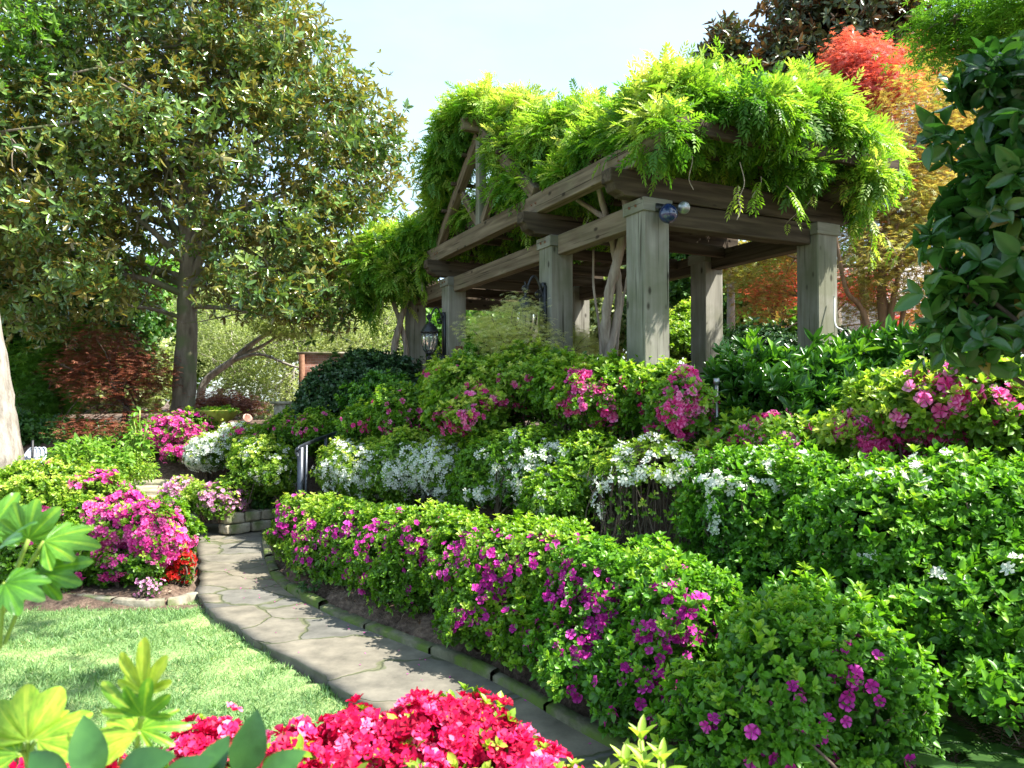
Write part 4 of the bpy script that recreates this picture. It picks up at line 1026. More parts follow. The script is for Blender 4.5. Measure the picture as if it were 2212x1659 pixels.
for a_, b_, c_, r_ in (((406, 640), (300, 600), (120, 585), .075), ((406, 620), (520, 575), (640, 600), .07), ((406, 660), (500, 668), (610, 690), .05), ((408, 575), (330, 500), (230, 420), .08), ((408, 560), (500, 470), (620, 420), .08),
                       ((412, 500), (380, 400), (330, 280), .06), ((415, 470), (480, 360), (540, 250), .06), ((404, 690), (330, 668), (240, 655), .045), ((405, 600), (200, 560), (-20, 600), .07)):
    p_ = catmull([W(*a_, 13.4), W(*b_, 12.9), W(*c_, 12.5)], 6); lmb.tube(p_, np.linspace(r_, r_ * .3, len(p_)), 8, wob=.05)
    for q_ in range(5): limb(lmb, p_[5 + q_], p_[5 + q_] + RNG.normal(size=3) * np.array([.5, .3, .35]) + UZ * .25, r_ * .3, .006, .1, 6, 5)
lmb.build('limbs', M['bark'], mroot, mbx)
# pale trunk at the picture's edge, with its crown above and out of frame
pt0 = gr(W(8, 1030, 10.2)); pt0[2] = .35
tree('shade_tree', 'tree with a thick pale furrowed trunk leaning at the edge of the garden', 'tree',
     [(np.array([-9.3, 10.5, 7.4]), (2.6, 2.2, 1.6), 2), (np.array([-8.0, 11.5, 8.6]), (2.2, 2, 1.6), 2), (np.array([-10.5, 9.0, 8.5]), (2.4, 2.4, 2), 2)],
     [pt0, W(2, 1000, 10.2), W(-12, 880, 10.2), W(-30, 740, 10.2), W(-60, 560, 10.3), W(-110, 300, 10.5), W(-160, 0, 10.8)], (.29, .14), 'green_tree', 'bark_pale', 3600, .10, ROSPOINT, limbs=0, twigs=0, gap=.5, seed=8)

def simple_tree(label, base, lobes, mat, bark, n, size, tm, rad=(.14, .04), name='broadleaf_tree', group=None, **k):
    base = gr(np.asarray(base, float)); c = np.mean([l[0] for l in lobes], 0); top = lobes[0][0]
    pts = [base, base + (top - base) * .3 + np.array([.1, 0, .2]), base + (top - base) * .65 + np.array([-.08, 0, .1]), top + UZ * lobes[0][1][2] * .4]
    return tree(name, label, 'tree', lobes, pts, rad, mat, bark, n, size, tm, group=group, **k)
BG = 'trees beyond the garden'
# left side
simple_tree('dark green tree behind the pale trunk, its low boughs hanging over the bed', W(60, 860, 15.5), [lb(100, 640, 15.5, 190, 130, 2), lb(30, 760, 15, 120, 90, 1.5), lb(210, 700, 16.5, 130, 120, 1.6), lb(-60, 600, 15, 160, 180, 2)], 'dark_tree', 'bark_dark', 9000, .12, ROS, gap=.42, gs=.5, limbs=12)
simple_tree('bright green low-branched tree between the pale trunk and the rust red maple', W(120, 880, 14.0), [lb(125, 800, 14, 70, 90, .9), lb(100, 860, 14.2, 60, 60, .8), lb(170, 760, 14.5, 80, 60, 1)], 'green_tree', 'bark_dark', 6000, .10, PALM, (.06, .02), gap=.15, flat=.5)
simple_tree('rust red Japanese maple spreading in tiers left of the magnolia trunk', W(262, 960, 12.9), [lb(255, 820, 12.6, 100, 62, 1.0), lb(235, 745, 12.8, 75, 42, .8), lb(190, 800, 12.5, 70, 34, .7), lb(320, 800, 12.5, 60, 40, .7), lb(240, 925, 12.2, 105, 28, .8), lb(350, 910, 12.5, 60, 30, .6), lb(185, 935, 12.1, 50, 26, .5)],
            'rust_maple', 'bark_dark', 8200, .075, PALM, (.06, .03), 'maple_tree', gap=.1, flat=.75, layers=.26, limbs=14)
simple_tree('low dark red maple behind the stone basin', W(480, 920, 14.2), [lb(470, 868, 14, 62, 22, .7), lb(440, 890, 14.2, 45, 20, .6), lb(520, 880, 14.3, 40, 18, .5)], 'rust_maple', 'bark_dark', 2600, .08, PALM, (.05, .02), 'maple_tree', gap=.1, flat=.8)
# pale thicket with grey leaning limbs behind the magnolia trunk
simple_tree('pale spring-green thicket tree with grey leaning limbs behind the magnolia', W(430, 900, 19.5), [lb(560, 760, 19, 150, 90, 1.6), lb(470, 700, 20, 110, 80, 1.5), lb(600, 850, 18.5, 130, 60, 1.3), lb(700, 720, 19.5, 130, 70, 1.5), lb(800, 700, 21, 100, 90, 1.4)],
            'pale_tree', 'bark_pale', 17000, .055, ROSPOINT, (.08, .03), gap=.42, gs=.45, limbs=22, twigs=160, twig_r=.016)
lm = MB(); r = empty('leaning_tree', gr(W(430, 870, 17.0)), 'bare grey double limb leaning up behind the magnolia trunk', 'tree')
b0 = np.array(r.location)
lm.tube(catmull([b0, W(440, 830, 17), W(500, 780, 17), W(545, 742, 17), W(600, 705, 17)], 5), np.linspace(.10, .045, 21), 9, wob=.05)
lm.tube(catmull([W(500, 780, 17), W(560, 765, 16.8), W(630, 790, 16.6), W(720, 812, 16.5)], 5), np.linspace(.045, .015, 16), 7, wob=.05)
lm.tube(catmull([W(520, 768, 17), W(570, 745, 17.1), W(640, 700, 17.2)], 5), np.linspace(.055, .02, 11), 7, wob=.05)
lm.build('trunk', M['bark_pale'], r, b0)
lc = MB()
B = Blob([lb(620, 695, 17, 90, 40, .7)], 3); P, Nn = B.vol(2200, .1)
lc.inst(ROSPOINT[0], P, frames(nrm(RNG.normal(size=P.shape) + UZ)), .07, np.clip(RNG.normal(.5, .2, len(P)), 0, 1)); lc.build('crown', M['pale_tree'], r, b0)
# far backdrop, one by one
far_trees = [(-60, 640, 30, 230, 180, 'green_tree', 'tall mid green tree far off behind the pale trunk'), (200, 780, 26, 170, 110, 'pale_tree', 'pale sunlit tree far behind the rust red maple'),
             (330, 700, 33, 200, 130, 'green_tree', 'far green tree seen through the magnolia crown'), (620, 640, 30, 190, 150, 'pale_tree', 'pale far tree right of the magnolia trunk'),
             (820, 690, 27, 150, 130, 'green_tree', 'green far tree seen under the wisteria at the pergola end'), (1060, 720, 24, 150, 110, 'green_tree', 'green far tree seen between the lantern post and the middle post'),
             (1330, 640, 22, 140, 130, 'pale_tree', 'yellow-green far tree seen behind the twisted vine trunk'), (1490, 620, 21, 110, 130, 'dark_tree', 'dark far tree seen between the near post and the one behind it'),
             (1960, 640, 24, 160, 140, 'green_tree', 'green far tree behind the golden maple stems'), (2150, 300, 22, 160, 260, 'green_tree', 'tall far tree behind the camellia'),
             (1640, 660, 20, 110, 120, 'green_tree', 'green far tree behind the red leaves under the pergola')]
for (u, v, d, ru, rv, mt_, lab) in far_trees:
    lob = [lb(u, v, d, ru * .7, rv * .7, ru * d / FPX * .6), lb(u - ru * .45, v + rv * .3, d, ru * .55, rv * .6, ru * d / FPX * .5), lb(u + ru * .45, v + rv * .2, d + .8, ru * .55, rv * .65, ru * d / FPX * .5), lb(u, v - rv * .45, d + .3, ru * .5, rv * .55, ru * d / FPX * .4)]
    simple_tree(lab, W(u, 860, d), lob, mt_, 'bark', 8500, .17 * d / 24, ROS, (.2, .06), group=BG, gap=.22, gs=1.3, limbs=12, twigs=30, cluster=3, csp=.3)

# right: dark magnolia, scarlet and golden maples
simple_tree('tall dark bronze-leaved magnolia behind the vine and the scarlet maple', W(1800, 800, 17), [lb(1770, 90, 17, 110, 120, 1.6), lb(1850, 60, 17, 120, 110, 1.6), lb(1700, 150, 16.5, 60, 75, .9), lb(1930, 100, 17.2, 70, 90, 1.2), lb(1800, 10, 17, 150, 60, 1.4), lb(1640, 190, 16.5, 60, 50, .8)],
            'magnolia_dark', 'bark', 3600, .18, ROSMAG, (.2, .05), 'magnolia_tree', gap=.45, gs=.5, cluster=2, csp=.15, limbs=14, twigs=50)
simple_tree('slender top of a second dark magnolia rising above the vine', W(1570, 800, 17.5), [lb(1568, 95, 17.5, 30, 50, .5), lb(1560, 150, 17.5, 50, 50, .7), lb(1600, 190, 17.5, 60, 50, .7)], 'magnolia_dark', 'bark', 1000, .17, ROSMAG, (.12, .03), 'magnolia_tree', gap=.12, cluster=2, limbs=8, twigs=20)
simple_tree('scarlet Japanese maple top above the vine', W(1860, 790, 14.5), [lb(1845, 160, 14, 72, 52, .8), lb(1820, 130, 14, 28, 50, .4), lb(1900, 205, 13.6, 80, 62, .9), lb(1835, 215, 13.8, 45, 40, .5), lb(1975, 150, 14, 80, 42, .8), lb(1880, 120, 14, 30, 30, .4)],
            'red_maple', 'bark_warm', 11500, .085, PALM, (.1, .03), 'maple_tree', gap=.12, gs=.4, flat=.3, limbs=14, tone=(.45, .25))
gm0 = gr(W(1915, 752, 11.6)); gm0[2] = 1.33
tree('maple_tree', 'golden and orange Japanese maple with several brown stems right of the pergola', 'tree',
     [lb(2010, 230, 12.2, 120, 100, 1.2), lb(1960, 330, 12, 120, 90, 1.2), lb(2050, 340, 12.5, 100, 110, 1.0), lb(1930, 440, 11.8, 100, 80, 1.1), lb(2010, 480, 11.6, 90, 90, 1.0), lb(1850, 520, 12, 70, 60, .8), lb(1930, 560, 11.4, 110, 60, 1.0), lb(1700, 520, 13, 110, 70, 1.0), lb(1640, 590, 13.2, 90, 50, .9), lb(1985, 600, 11.2, 70, 40, .8), lb(2060, 540, 11.4, 70, 70, .8), lb(1860, 590, 11.6, 60, 40, .7), lb(2040, 650, 11.2, 70, 34, .7), lb(1870, 660, 12.2, 60, 40, .7), lb(1960, 660, 12.4, 60, 40, .7), lb(1870, 450, 12, 60, 50, .7), lb(1560, 560, 13.4, 60, 50, .8), lb(1660, 660, 13.4, 70, 40, .8), lb(2060, 450, 11.8, 60, 60, .7), lb(2080, 200, 12.4, 60, 70, .8)],
     [gm0, W(1908, 700, 11.6), W(1905, 600, 11.6), W(1915, 500, 11.7), W(1950, 380, 11.9), W(1990, 260, 12.1)], (.085, .03), 'gold_maple', 'bark_warm', 38000, .075, PALM, limbs=30, twigs=160, gap=.24, gs=.4, flat=.55, layers=.34, cluster=3, csp=.13, tone=(.55, .36),
     extra_trunks=[([gm0, W(1870, 690, 11.5), W(1830, 630, 11.4), W(1810, 540, 11.3), W(1800, 460, 11.5)], .05, .02), ([gm0 + np.array([.05, 0, 0]), W(1925, 690, 11.5), W(1940, 600, 11.4), W(1960, 500, 11.3)], .06, .02), ([gm0 + np.array([.1, 0, 0]), W(1950, 680, 11.6), W(1990, 620, 11.6), W(2040, 560, 11.7)], .045, .018), ([gm0, W(1925, 700, 11.7), W(1893, 600, 11.7), W(1870, 450, 11.8)], .055, .02)])
simple_tree('small crimson maple glowing behind the pergola posts', W(1690, 760, 15.5), [lb(1680, 630, 15.5, 60, 30, .7), lb(1710, 590, 15.5, 40, 24, .5), lb(1960, 690, 15.6, 40, 26, .6), lb(1860, 620, 15, 60, 34, .7)], 'red_maple', 'bark_dark', 3600, .085, PALM, (.05, .02), 'maple_tree', gap=.15, flat=.6, tone=(.3, .3))
simple_tree('tall shrubby dark tree seen between the near post and the post behind it', W(1470, 760, 13.5), [lb(1480, 600, 13.5, 40, 70, .5), lb(1500, 520, 13.6, 40, 50, .5)], 'dark_tree', 'bark_dark', 2600, .09, ROS, (.05, .02), gap=.15)
# green maple at upper right: its crown reaches over the right-hand hedges
gmb = np.array([6.3, 4.6, 1.3])
tree('maple_tree', 'fresh green Japanese maple whose fine-leaved bough hangs into the upper corner', 'tree',
     [lb(2120, 20, 5.4, 120, 60, .7), lb(2050, 70, 5.6, 62, 28, .5), lb(2180, 60, 5.2, 70, 40, .5), lb(2170, 120, 5.3, 60, 45, .5), (np.array([7.2, 4.2, 5.6]), (1.5, 1.6, .7), 2), (np.array([6.8, 5.6, 5.2]), (1.0, 1.0, .4), 2)],
     [gmb, gmb + np.array([-.1, 0, 1.2]), gmb + np.array([-.5, .1, 2.4]), gmb + np.array([-.9, 0, 3.6])], (.12, .04), 'green_tree', 'bark', 20000, .07, PALM, limbs=22, twigs=90, gap=.30, gs=.5, flat=.6, cluster=4, csp=.1, tone=(.45, .3))

# the tree standing behind the viewer, whose boughs throw dappled shade on the lawn
sh0 = np.array([2.6, -2.4, -.1])
tree('shade_tree', 'leafy tree standing behind the viewer, its high boughs dappling the lawn with shade', 'tree',
     [(np.array([1.2, 3.4, 7.3]), (1.7, .5, .45), 2), (np.array([.6, 4.6, 8.0]), (1.6, .35, .4), 2), (np.array([2.2, 2.2, 7.6]), (1.6, .6, .5), 2), (np.array([2.2, -3.6, 7.6]), (2.4, 1.8, 1.5), 2), (np.array([1.6, 5.4, 9.0]), (1.3, .3, .4), 2)],
     [sh0, sh0 + UZ * 2, sh0 + np.array([-.1, .5, 4.2]), sh0 + np.array([-.2, 1.5, 6.6])], (.2, .08), 'green_tree', 'bark', 3600, .09, ROS, limbs=16, twigs=40, gap=.45, gs=.3, cluster=3, csp=.12)

# ------------------------------------------------------------------ camellia at the right edge
cbm = np.array([2.45, 2.75, .6])
tree('camellia', 'dark glossy camellia with rounded leaves and bronze young tips at the edge of the garden', 'shrub',
     [lb(2082, 340, 2.95, 45, 30, .18), lb(2057, 300, 2.9, 22, 16, .12), lb(2042, 530, 2.9, 34, 18, .14), lb(2062, 620, 2.95, 40, 20, .14), lb(2112, 175, 2.9, 34, 24, .14), lb(2085, 725, 2.95, 60, 44, .22), lb(2200, 745, 2.95, 70, 36, .25), lb(2067, 400, 2.95, 40, 26, .18), lb(2250, 230, 2.9, 95, 75, .34), lb(2210, 330, 2.9, 95, 70, .32), lb(2170, 430, 2.9, 95, 80, .32), lb(2250, 440, 2.9, 105, 120, .38), lb(2210, 560, 2.9, 105, 80, .34), lb(2210, 670, 2.95, 95, 70, .34), lb(2290, 620, 2.9, 105, 140, .4), lb(2330, 300, 2.9, 90, 200, .4), lb(2110, 455, 2.95, 45, 26, .2), lb(2270, 120, 2.9, 60, 50, .3)],
     [cbm, cbm + np.array([-.05, 0, .6]), cbm + np.array([-.15, 0, 1.3]), cbm + np.array([-.2, 0, 2.2])], (.045, .018), 'camellia', 'bark_dark', 2300, .078,
     [rosette(4, fineleaf(.52, .14, .12, 5, .85), 22, seed=i + 60) for i in range(3)], limbs=40, twigs=130, gap=.52, gs=.2, cluster=1, csp=.03, inner=.1, spread=.7, twig_r=.006, tone=(.45, .3))

# pale house wall and pink brick wall far off
def wall(name, label, c, half, yaw, mat, cap=None):
    c = np.asarray(c, float); R = rotz(yaw)
    r = empty(name, c - np.array([0, 0, half[2]]), label, 'wall')
    b_ = np.array(r.location)
    MB().box(c, half, R).build('wall_face', M[mat], r, b_, shade=False)
    if cap: MB().box(c + np.array([0, 0, half[2] + .03]), (half[0] + .04, half[1] + .04, .028), R).build('coping', M[cap], r, b_, shade=False)
wall('brick_wall', 'pink brick wall with a dark end post behind the dark evergreen bush', W(748, 842, 15.6), (.95, .12, .72), 0.05, 'brick', 'stone')
c = W(655, 850, 15.5); q = MB().box(c + UZ * -.1, (.05, .14, .9)); o = q.build('gate_post', M['rust'], None, c, shade=False); tag(o, 'dark narrow post at the end of the pink brick wall', 'post')
wall('house_wall', 'pale plastered wall shining through the golden maple stems', W(1960, 690, 19), (2.3, .15, 1.35), -.1, 'plaster', 'stone')
wall('garden_wall', 'pale stone pier beyond the thick pale trunk', W(66, 915, 15.0), (.17, .2, .6), .1, 'bark_pale')

# ------------------------------------------------------------------ shrubs of the bank, row by row
def gb(p): return np.array([p[0], p[1], hz(p[0], p[1])])
ROW1 = 'purple azaleas of the lowest hedge'
def az(label, lobes, mat, fmat, patches, dens, size, name='azalea', ftm=None, fs=.028, extra=0, group=None, **k):
    c = np.mean([l[0] for l in lobes], 0); b = gb(c)
    return shrub(name, label, 'shrub', lobes, b, mat, dens, size, flowers=patches, fmat=fmat, fsize=fs, ftm=ftm or FL, extra=extra, group=group, **k)
def mound(t, s, rad, ztop, e=2.8, dz=.04):
    """a hedge lobe: t metres uphill of the kerb point at fraction s of the kerb"""
    i = int(np.clip(s, 0, 1) * (len(RSEG) - 2)); p = RSEG[i]; tg = nrm(RSEG[i + 1] - RSEG[i]); nn = np.array([-tg[1], tg[0], 0])
    if nn[0] < 0 and abs(nn[0]) > .2: nn = -nn
    c = p + nn * t; zb = hz(c[0], c[1]) + dz
    return (np.array([c[0], c[1], (zb + ztop) / 2]), (rad[0], rad[1], (ztop - zb) / 2), e)
def box_lobe(u, v, d, ru, rv, ry, e=2.9): return lb(u, v, d, ru, rv, ry, e)

# row 1, from the far end of the path to the near end
az('far end of the purple hedge, beside the low stone wall', [box_lobe(655, 1142, 7.9, 62, 70, .36), box_lobe(705, 1168, 7.2, 68, 78, .38)], 'azalea_lime', 'purple',
   [(590, 1100, 26, 3), (600, 1140, 30, 3), (640, 1140, 42, 6), (690, 1150, 36, 6), (650, 1195, 14, 1), (672, 1215, 12, 1), (695, 1210, 14, 1), (620, 1080, 36, 2)], 900, .034, group=ROW1, extra=55, fs=.026)
az('purple azalea with the thickest band of bloom, second from the far end', [lb(760, 1200, 6.85, 75, 78, .34, 2.4), box_lobe(790, 1170, 6.9, 85, 88, .42), box_lobe(850, 1195, 6.5, 70, 95, .40)], 'azalea', 'purple',
   [(750, 1180, 38, 11), (760, 1225, 26, 4), (775, 1140, 30, 4), (715, 1150, 28, 4), (800, 1165, 30, 4), (860, 1190, 40, 7), (835, 1160, 24, 3), (780, 1268, 12, 1), (870, 1150, 36, 3)], 850, .036, group=ROW1, extra=55)
az('purple azalea with wine red buds, third from the far end', [lb(900, 1250, 6.0, 80, 80, .36, 2.4), box_lobe(945, 1205, 6.1, 85, 98, .42), box_lobe(1010, 1235, 5.7, 75, 112, .40)], 'azalea', 'purple',
   [(905, 1160, 36, 5), (940, 1180, 33, 4), (985, 1170, 31, 4), (1005, 1330, 12, 1), (960, 1135, 30, 2), (900, 1215, 16, 1), (880, 1280, 12, 1), (1000, 1210, 16, 1)], 850, .036, group=ROW1, extra=55)
az('purple azalea above the dark gap in the middle of the hedge', [lb(1050, 1320, 5.15, 90, 95, .36, 2.4), lb(1140, 1370, 4.8, 85, 95, .34, 2.4), box_lobe(1110, 1255, 5.3, 100, 135, .42), box_lobe(1190, 1275, 5.05, 85, 145, .38)], 'azalea', 'purple',
   [(1160, 1205, 43, 8), (1195, 1235, 21, 2), (1070, 1262, 26, 4), (1060, 1295, 24, 2), (1068, 1210, 24, 3), (1245, 1195, 31, 5), (1285, 1185, 28, 4), (1120, 1255, 16, 1), (1110, 1340, 12, 1), (1085, 1175, 24, 2)], 820, .038, group=ROW1, extra=55)
az('purple azalea carrying the largest cluster of bloom halfway along the hedge', [lb(1245, 1430, 4.35, 95, 120, .34, 2.4), box_lobe(1300, 1340, 4.55, 105, 160, .40), box_lobe(1390, 1330, 4.6, 100, 140, .42)], 'azalea_cool', 'purple',
   [(1245, 1290, 54, 11), (1290, 1300, 50, 10), (1300, 1350, 50, 9), (1335, 1380, 48, 7), (1285, 1395, 36, 5), (1375, 1280, 19, 1), (1210, 1300, 16, 1), (1325, 1525, 14, 1), (1262, 1490, 12, 1), (1240, 1420, 12, 1)], 820, .040, group=ROW1, extra=55)
az('purple azalea with small clusters left of the near end of the hedge', [lb(1370, 1500, 3.85, 95, 125, .32, 2.4), box_lobe(1440, 1410, 4.05, 95, 180, .38), box_lobe(1500, 1370, 4.25, 105, 150, .40)], 'azalea_cool', 'purple',
   [(1375, 1385, 28, 3), (1420, 1370, 26, 3), (1470, 1340, 43, 8), (1500, 1370, 28, 3), (1540, 1360, 24, 2), (1490, 1270, 36, 3), (1435, 1300, 28, 2), (1465, 1475, 12, 1), (1395, 1500, 12, 1), (1400, 1555, 12, 1)], 820, .041, group=ROW1, extra=55, tm=ROSBIG)
az('rounded end azalea nearest the viewer, dense green with a few purple blooms', [lb(1560, 1580, 3.3, 100, 150, .32, 2.4), box_lobe(1670, 1530, 3.35, 125, 215, .40), box_lobe(1800, 1515, 3.4, 145, 195, .43), box_lobe(1890, 1560, 3.5, 100, 160, .36)], 'azalea_cool', 'purple',
   [(1720, 1485, 12, 1), (1740, 1540, 16, 1), (1820, 1450, 26, 3), (1850, 1530, 14, 1), (1880, 1508, 16, 1), (1650, 1612, 10, 1), (1900, 1410, 14, 1), (1850, 1398, 16, 1), (1870, 1450, 16, 1)], 760, .042, group=ROW1, extra=16, tm=ROSBIG, fper=(2, 4))

# row 2, white azaleas
ROW2 = 'white azaleas of the second row'
az('white azalea just right of the handrail, crowded with small blooms', [box_lobe(752, 1010, 8.9, 60, 56, .42), box_lobe(810, 1020, 8.5, 72, 62, .5)], 'azalea_lime', 'white', [(740, 1001, 60, 51), (720, 1046, 40, 20), (800, 1026, 55, 47), (820, 1006, 30, 17)], 850, .034, group=ROW2, ftm=FLW, fs=.033, extra=50)
az('white azalea with the densest bloom, in the middle of its row', [box_lobe(890, 1010, 8.1, 75, 68, .5), box_lobe(975, 1005, 7.9, 75, 72, .5)], 'azalea_lime', 'white', [(880, 1016, 55, 47), (950, 1006, 55, 57), (1000, 991, 35, 27), (930, 1056, 35, 17), (1010, 1036, 30, 13)], 850, .034, group=ROW2, ftm=FLW, fs=.034, extra=45)
az('white azalea with scattered blue-white blooms in the shade', [box_lobe(1070, 1015, 7.3, 85, 80, .5), box_lobe(1170, 1005, 7.0, 85, 80, .5)], 'azalea', 'white', [(1080, 1016, 50, 23), (1100, 1056, 45, 17), (1130, 961, 22, 6), (1150, 1026, 50, 17), (1040, 1076, 30, 8), (1210, 1036, 40, 6)], 850, .035, group=ROW2, ftm=FLW, fs=.034, extra=45)
az('green mounded azalea without blooms in the second row', [box_lobe(1270, 1010, 6.6, 85, 72, .5), box_lobe(1200, 1080, 6.2, 80, 60, .42)], 'azalea', 'white', [(1275, 1031, 20, 3), (1170, 1111, 20, 2)], 820, .036, group=ROW2, ftm=FLW, fs=.034, extra=45)
az('clipped white azalea with a bare twiggy side', [box_lobe(1400, 1080, 5.65, 118, 112, .5, 3.4)], 'azalea_lime', 'white', [(1400, 1000, 70, 12), (1440, 1020, 50, 9), (1310, 1050, 20, 3), (1380, 1055, 16, 3), (1350, 1010, 30, 5), (1500, 1010, 30, 5), (1300, 1090, 14, 2)], 850, .034, group=ROW2, ftm=FLW, fs=.034,
   bare=lambda P, Nn: np.where(Nn[:, 2] < .25, .16, 1), inner=False, stems=34, stem_r=.008)
az('white azalea with double blooms on its left shoulder', [lb(1650, 1246, 4.7, 110, 85, .42, 2.4), box_lobe(1610, 1110, 4.95, 115, 125, .5), box_lobe(1720, 1100, 4.8, 110, 120, .5)], 'azalea_cool', 'white', [(1545, 1045, 24, 7), (1600, 1040, 14, 3), (1668, 1045, 12, 3), (1650, 1000, 40, 6), (1555, 1145, 14, 3), (1530, 1090, 10, 1), (1565, 1125, 12, 2), (1750, 1000, 30, 3)], 780, .040, group=ROW2, ftm=FLD, fs=.034, fper=(2, 4), tm=ROSBIG)
az('broad deep green azalea filling the middle of the bank, few white blooms', [lb(1930, 1314, 3.9, 150, 110, .42, 2.4), box_lobe(1900, 1160, 4.2, 160, 140, .55), box_lobe(2060, 1140, 4.1, 160, 130, .55), box_lobe(2200, 1180, 4.0, 140, 150, .55)], 'azalea_cool', 'white',
   [(1960, 1020, 60, 9), (1860, 1060, 30, 2), (2030, 1010, 50, 6), (1882, 1210, 8, 1), (1930, 1218, 8, 1)], 740, .044, group=ROW2, ftm=FLD, fs=.036, fper=(1, 3), tm=ROSBIG)
az('loose leafy azalea by the right edge with large single white blooms', [lb(2150, 1500, 3.3, 130, 100, .4), lb(2060, 1440, 3.5, 90, 110, .35), box_lobe(2080, 1360, 3.7, 130, 150, .42), box_lobe(2200, 1360, 3.6, 130, 190, .45), box_lobe(2130, 1480, 3.55, 100, 110, .35)], 'azalea_cool', 'white',
   [(2015, 1250, 14, 2), (2190, 1225, 14, 2), (2010, 1290, 9, 1), (2050, 1255, 10, 1)], 560, .048, group=ROW2, ftm=FLD, fs=.040, fper=(1, 2), tm=ROSBIG)

# row 3, pink azaleas
ROW3 = 'pink azaleas along the top of the bank'
az('small pink azalea behind the handrail, at the far end of its row', [lb(640, 925, 11.5, 62, 40, .6), lb(700, 930, 11, 60, 42, .6)], 'azalea', 'pink', [(650, 910, 34, 10), (620, 915, 20, 4), (600, 930, 18, 2), (690, 905, 20, 3), (640, 960, 20, 2)], 800, .040, group=ROW3, extra=14, fs=.03)
az('pink azalea with low scattered blooms beside the far bushes', [lb(880, 901, 9.0, 75, 62, .6), lb(800, 926, 9.4, 70, 42, .5)], 'azalea', 'pink', [(870, 920, 40, 16), (840, 925, 20, 8), (900, 935, 24, 10), (940, 940, 20, 5), (900, 885, 30, 5), (770, 945, 30, 5)], 780, .040, group=ROW3, extra=14, fs=.034)
az('sunlit mounded pink azalea below the lantern post', [lb(1040, 854, 8.0, 110, 78, .65), lb(1140, 824, 7.9, 100, 70, .65), lb(975, 829, 8.6, 70, 50, .5), lb(1010, 899, 7.6, 80, 42, .5)], 'azalea_lime', 'pink', [(1030, 880, 40, 13), (1060, 865, 26, 8), (990, 905, 24, 10), (960, 905, 20, 7), (1000, 935, 40, 10), (1090, 895, 24, 7), (1130, 830, 24, 7), (1120, 890, 20, 5)], 760, .044, group=ROW3, extra=14, fs=.036)
az('pink azalea with a trail of blooms at the foot of the near post', [lb(1290, 858, 7.0, 110, 88, .65), lb(1220, 838, 7.4, 80, 72, .6)], 'azalea', 'pink', [(1270, 835, 30, 14), (1285, 880, 40, 22), (1310, 910, 34, 14), (1235, 870, 24, 11), (1250, 820, 20, 7), (1340, 910, 20, 7), (1220, 930, 24, 5)], 740, .046, group=ROW3, extra=14, fs=.038)
az('pink azalea with the richest tall cluster, by the metal stake', [lb(1455, 880, 6.5, 92, 98, .6), lb(1400, 850, 6.7, 80, 72, .6)], 'azalea', 'pink', [(1490, 805, 24, 16), (1500, 835, 20, 10), (1470, 880, 36, 25), (1520, 880, 24, 13), (1450, 900, 20, 8), (1475, 930, 22, 11), (1410, 920, 12, 4), (1530, 905, 14, 7), (1380, 860, 30, 5)], 740, .048, group=ROW3, extra=14, fs=.040)
az('low pink azalea between the metal stake and the tall right one', [lb(1640, 955, 5.9, 120, 62, .55), lb(1580, 985, 5.7, 70, 42, .4), lb(1740, 940, 5.8, 80, 42, .45)], 'azalea', 'pink', [(1640, 930, 30, 14), (1655, 905, 20, 8), (1620, 965, 36, 11), (1690, 955, 20, 5), (1550, 1000, 14, 4), (1700, 990, 18, 4), (1560, 950, 20, 4)], 700, .050, group=ROW3, extra=14, fs=.042, tm=ROSBIG)
az('tall pink azalea at the upper right with big hanging trusses', [lb(1960, 900, 4.9, 120, 88, .55), lb(2080, 880, 4.7, 130, 92, .55), lb(1850, 950, 5.1, 80, 62, .45), lb(2180, 900, 4.6, 90, 100, .5)], 'azalea_lime', 'pink',
   [(1870, 920, 34, 14), (1890, 960, 40, 20), (1910, 990, 30, 10), (1980, 960, 40, 19), (1990, 990, 26, 8), (2030, 920, 50, 19), (2060, 870, 36, 13), (2090, 940, 34, 11), (1990, 850, 30, 8), (2150, 850, 30, 7), (2080, 820, 30, 7), (1820, 930, 14, 5), (1940, 920, 30, 10)], 620, .056, group=ROW3, extra=14, fs=.046, tm=ROSBIG)

# other shrubs round the pergola
shrub('aucuba', 'broad dark glossy aucuba with long leaves in front of the right-hand posts', 'shrub', [lb(1640, 850, 6.6, 100, 72, .5), lb(1760, 850, 6.7, 90, 66, .5), lb(1700, 900, 6.3, 100, 52, .4)], gb(W(1690, 900, 6.5)), 'aucuba', 300, .115, tm=ROSPOINT, stems=8, up=.7, rough=.07)
shrub('aucuba', 'smaller aucuba with upright pale new leaves right of the rightmost post', 'shrub', [lb(1900, 815, 6.9, 95, 52, .5), lb(2010, 800, 6.6, 80, 52, .5), lb(1840, 850, 6.7, 50, 40, .4), lb(2100, 780, 6.5, 60, 40, .4)], gb(W(1930, 900, 6.8)), 'aucuba', 300, .11, tm=ROSPOINT, stems=8, up=1.0, rough=.07)
shrub('boxwood', 'small clipped yellow-green boxwood below the golden maple', 'shrub', [lb(1875, 785, 9.6, 62, 30, .4, 3)], np.array([*W(1875, 785, 9.6)[:2], 1.33]), 'azalea_lime', 1300, .03, stems=3)
shrub('boxwood', 'leafy green shrub seen between the near post and the brown post behind it', 'shrub', [lb(1475, 700, 11.5, 42, 40, .5), lb(1460, 740, 11, 50, 40, .5)], np.array([*W(1475, 760, 11.5)[:2], 1.33]), 'azalea_lime', 500, .055, stems=3)
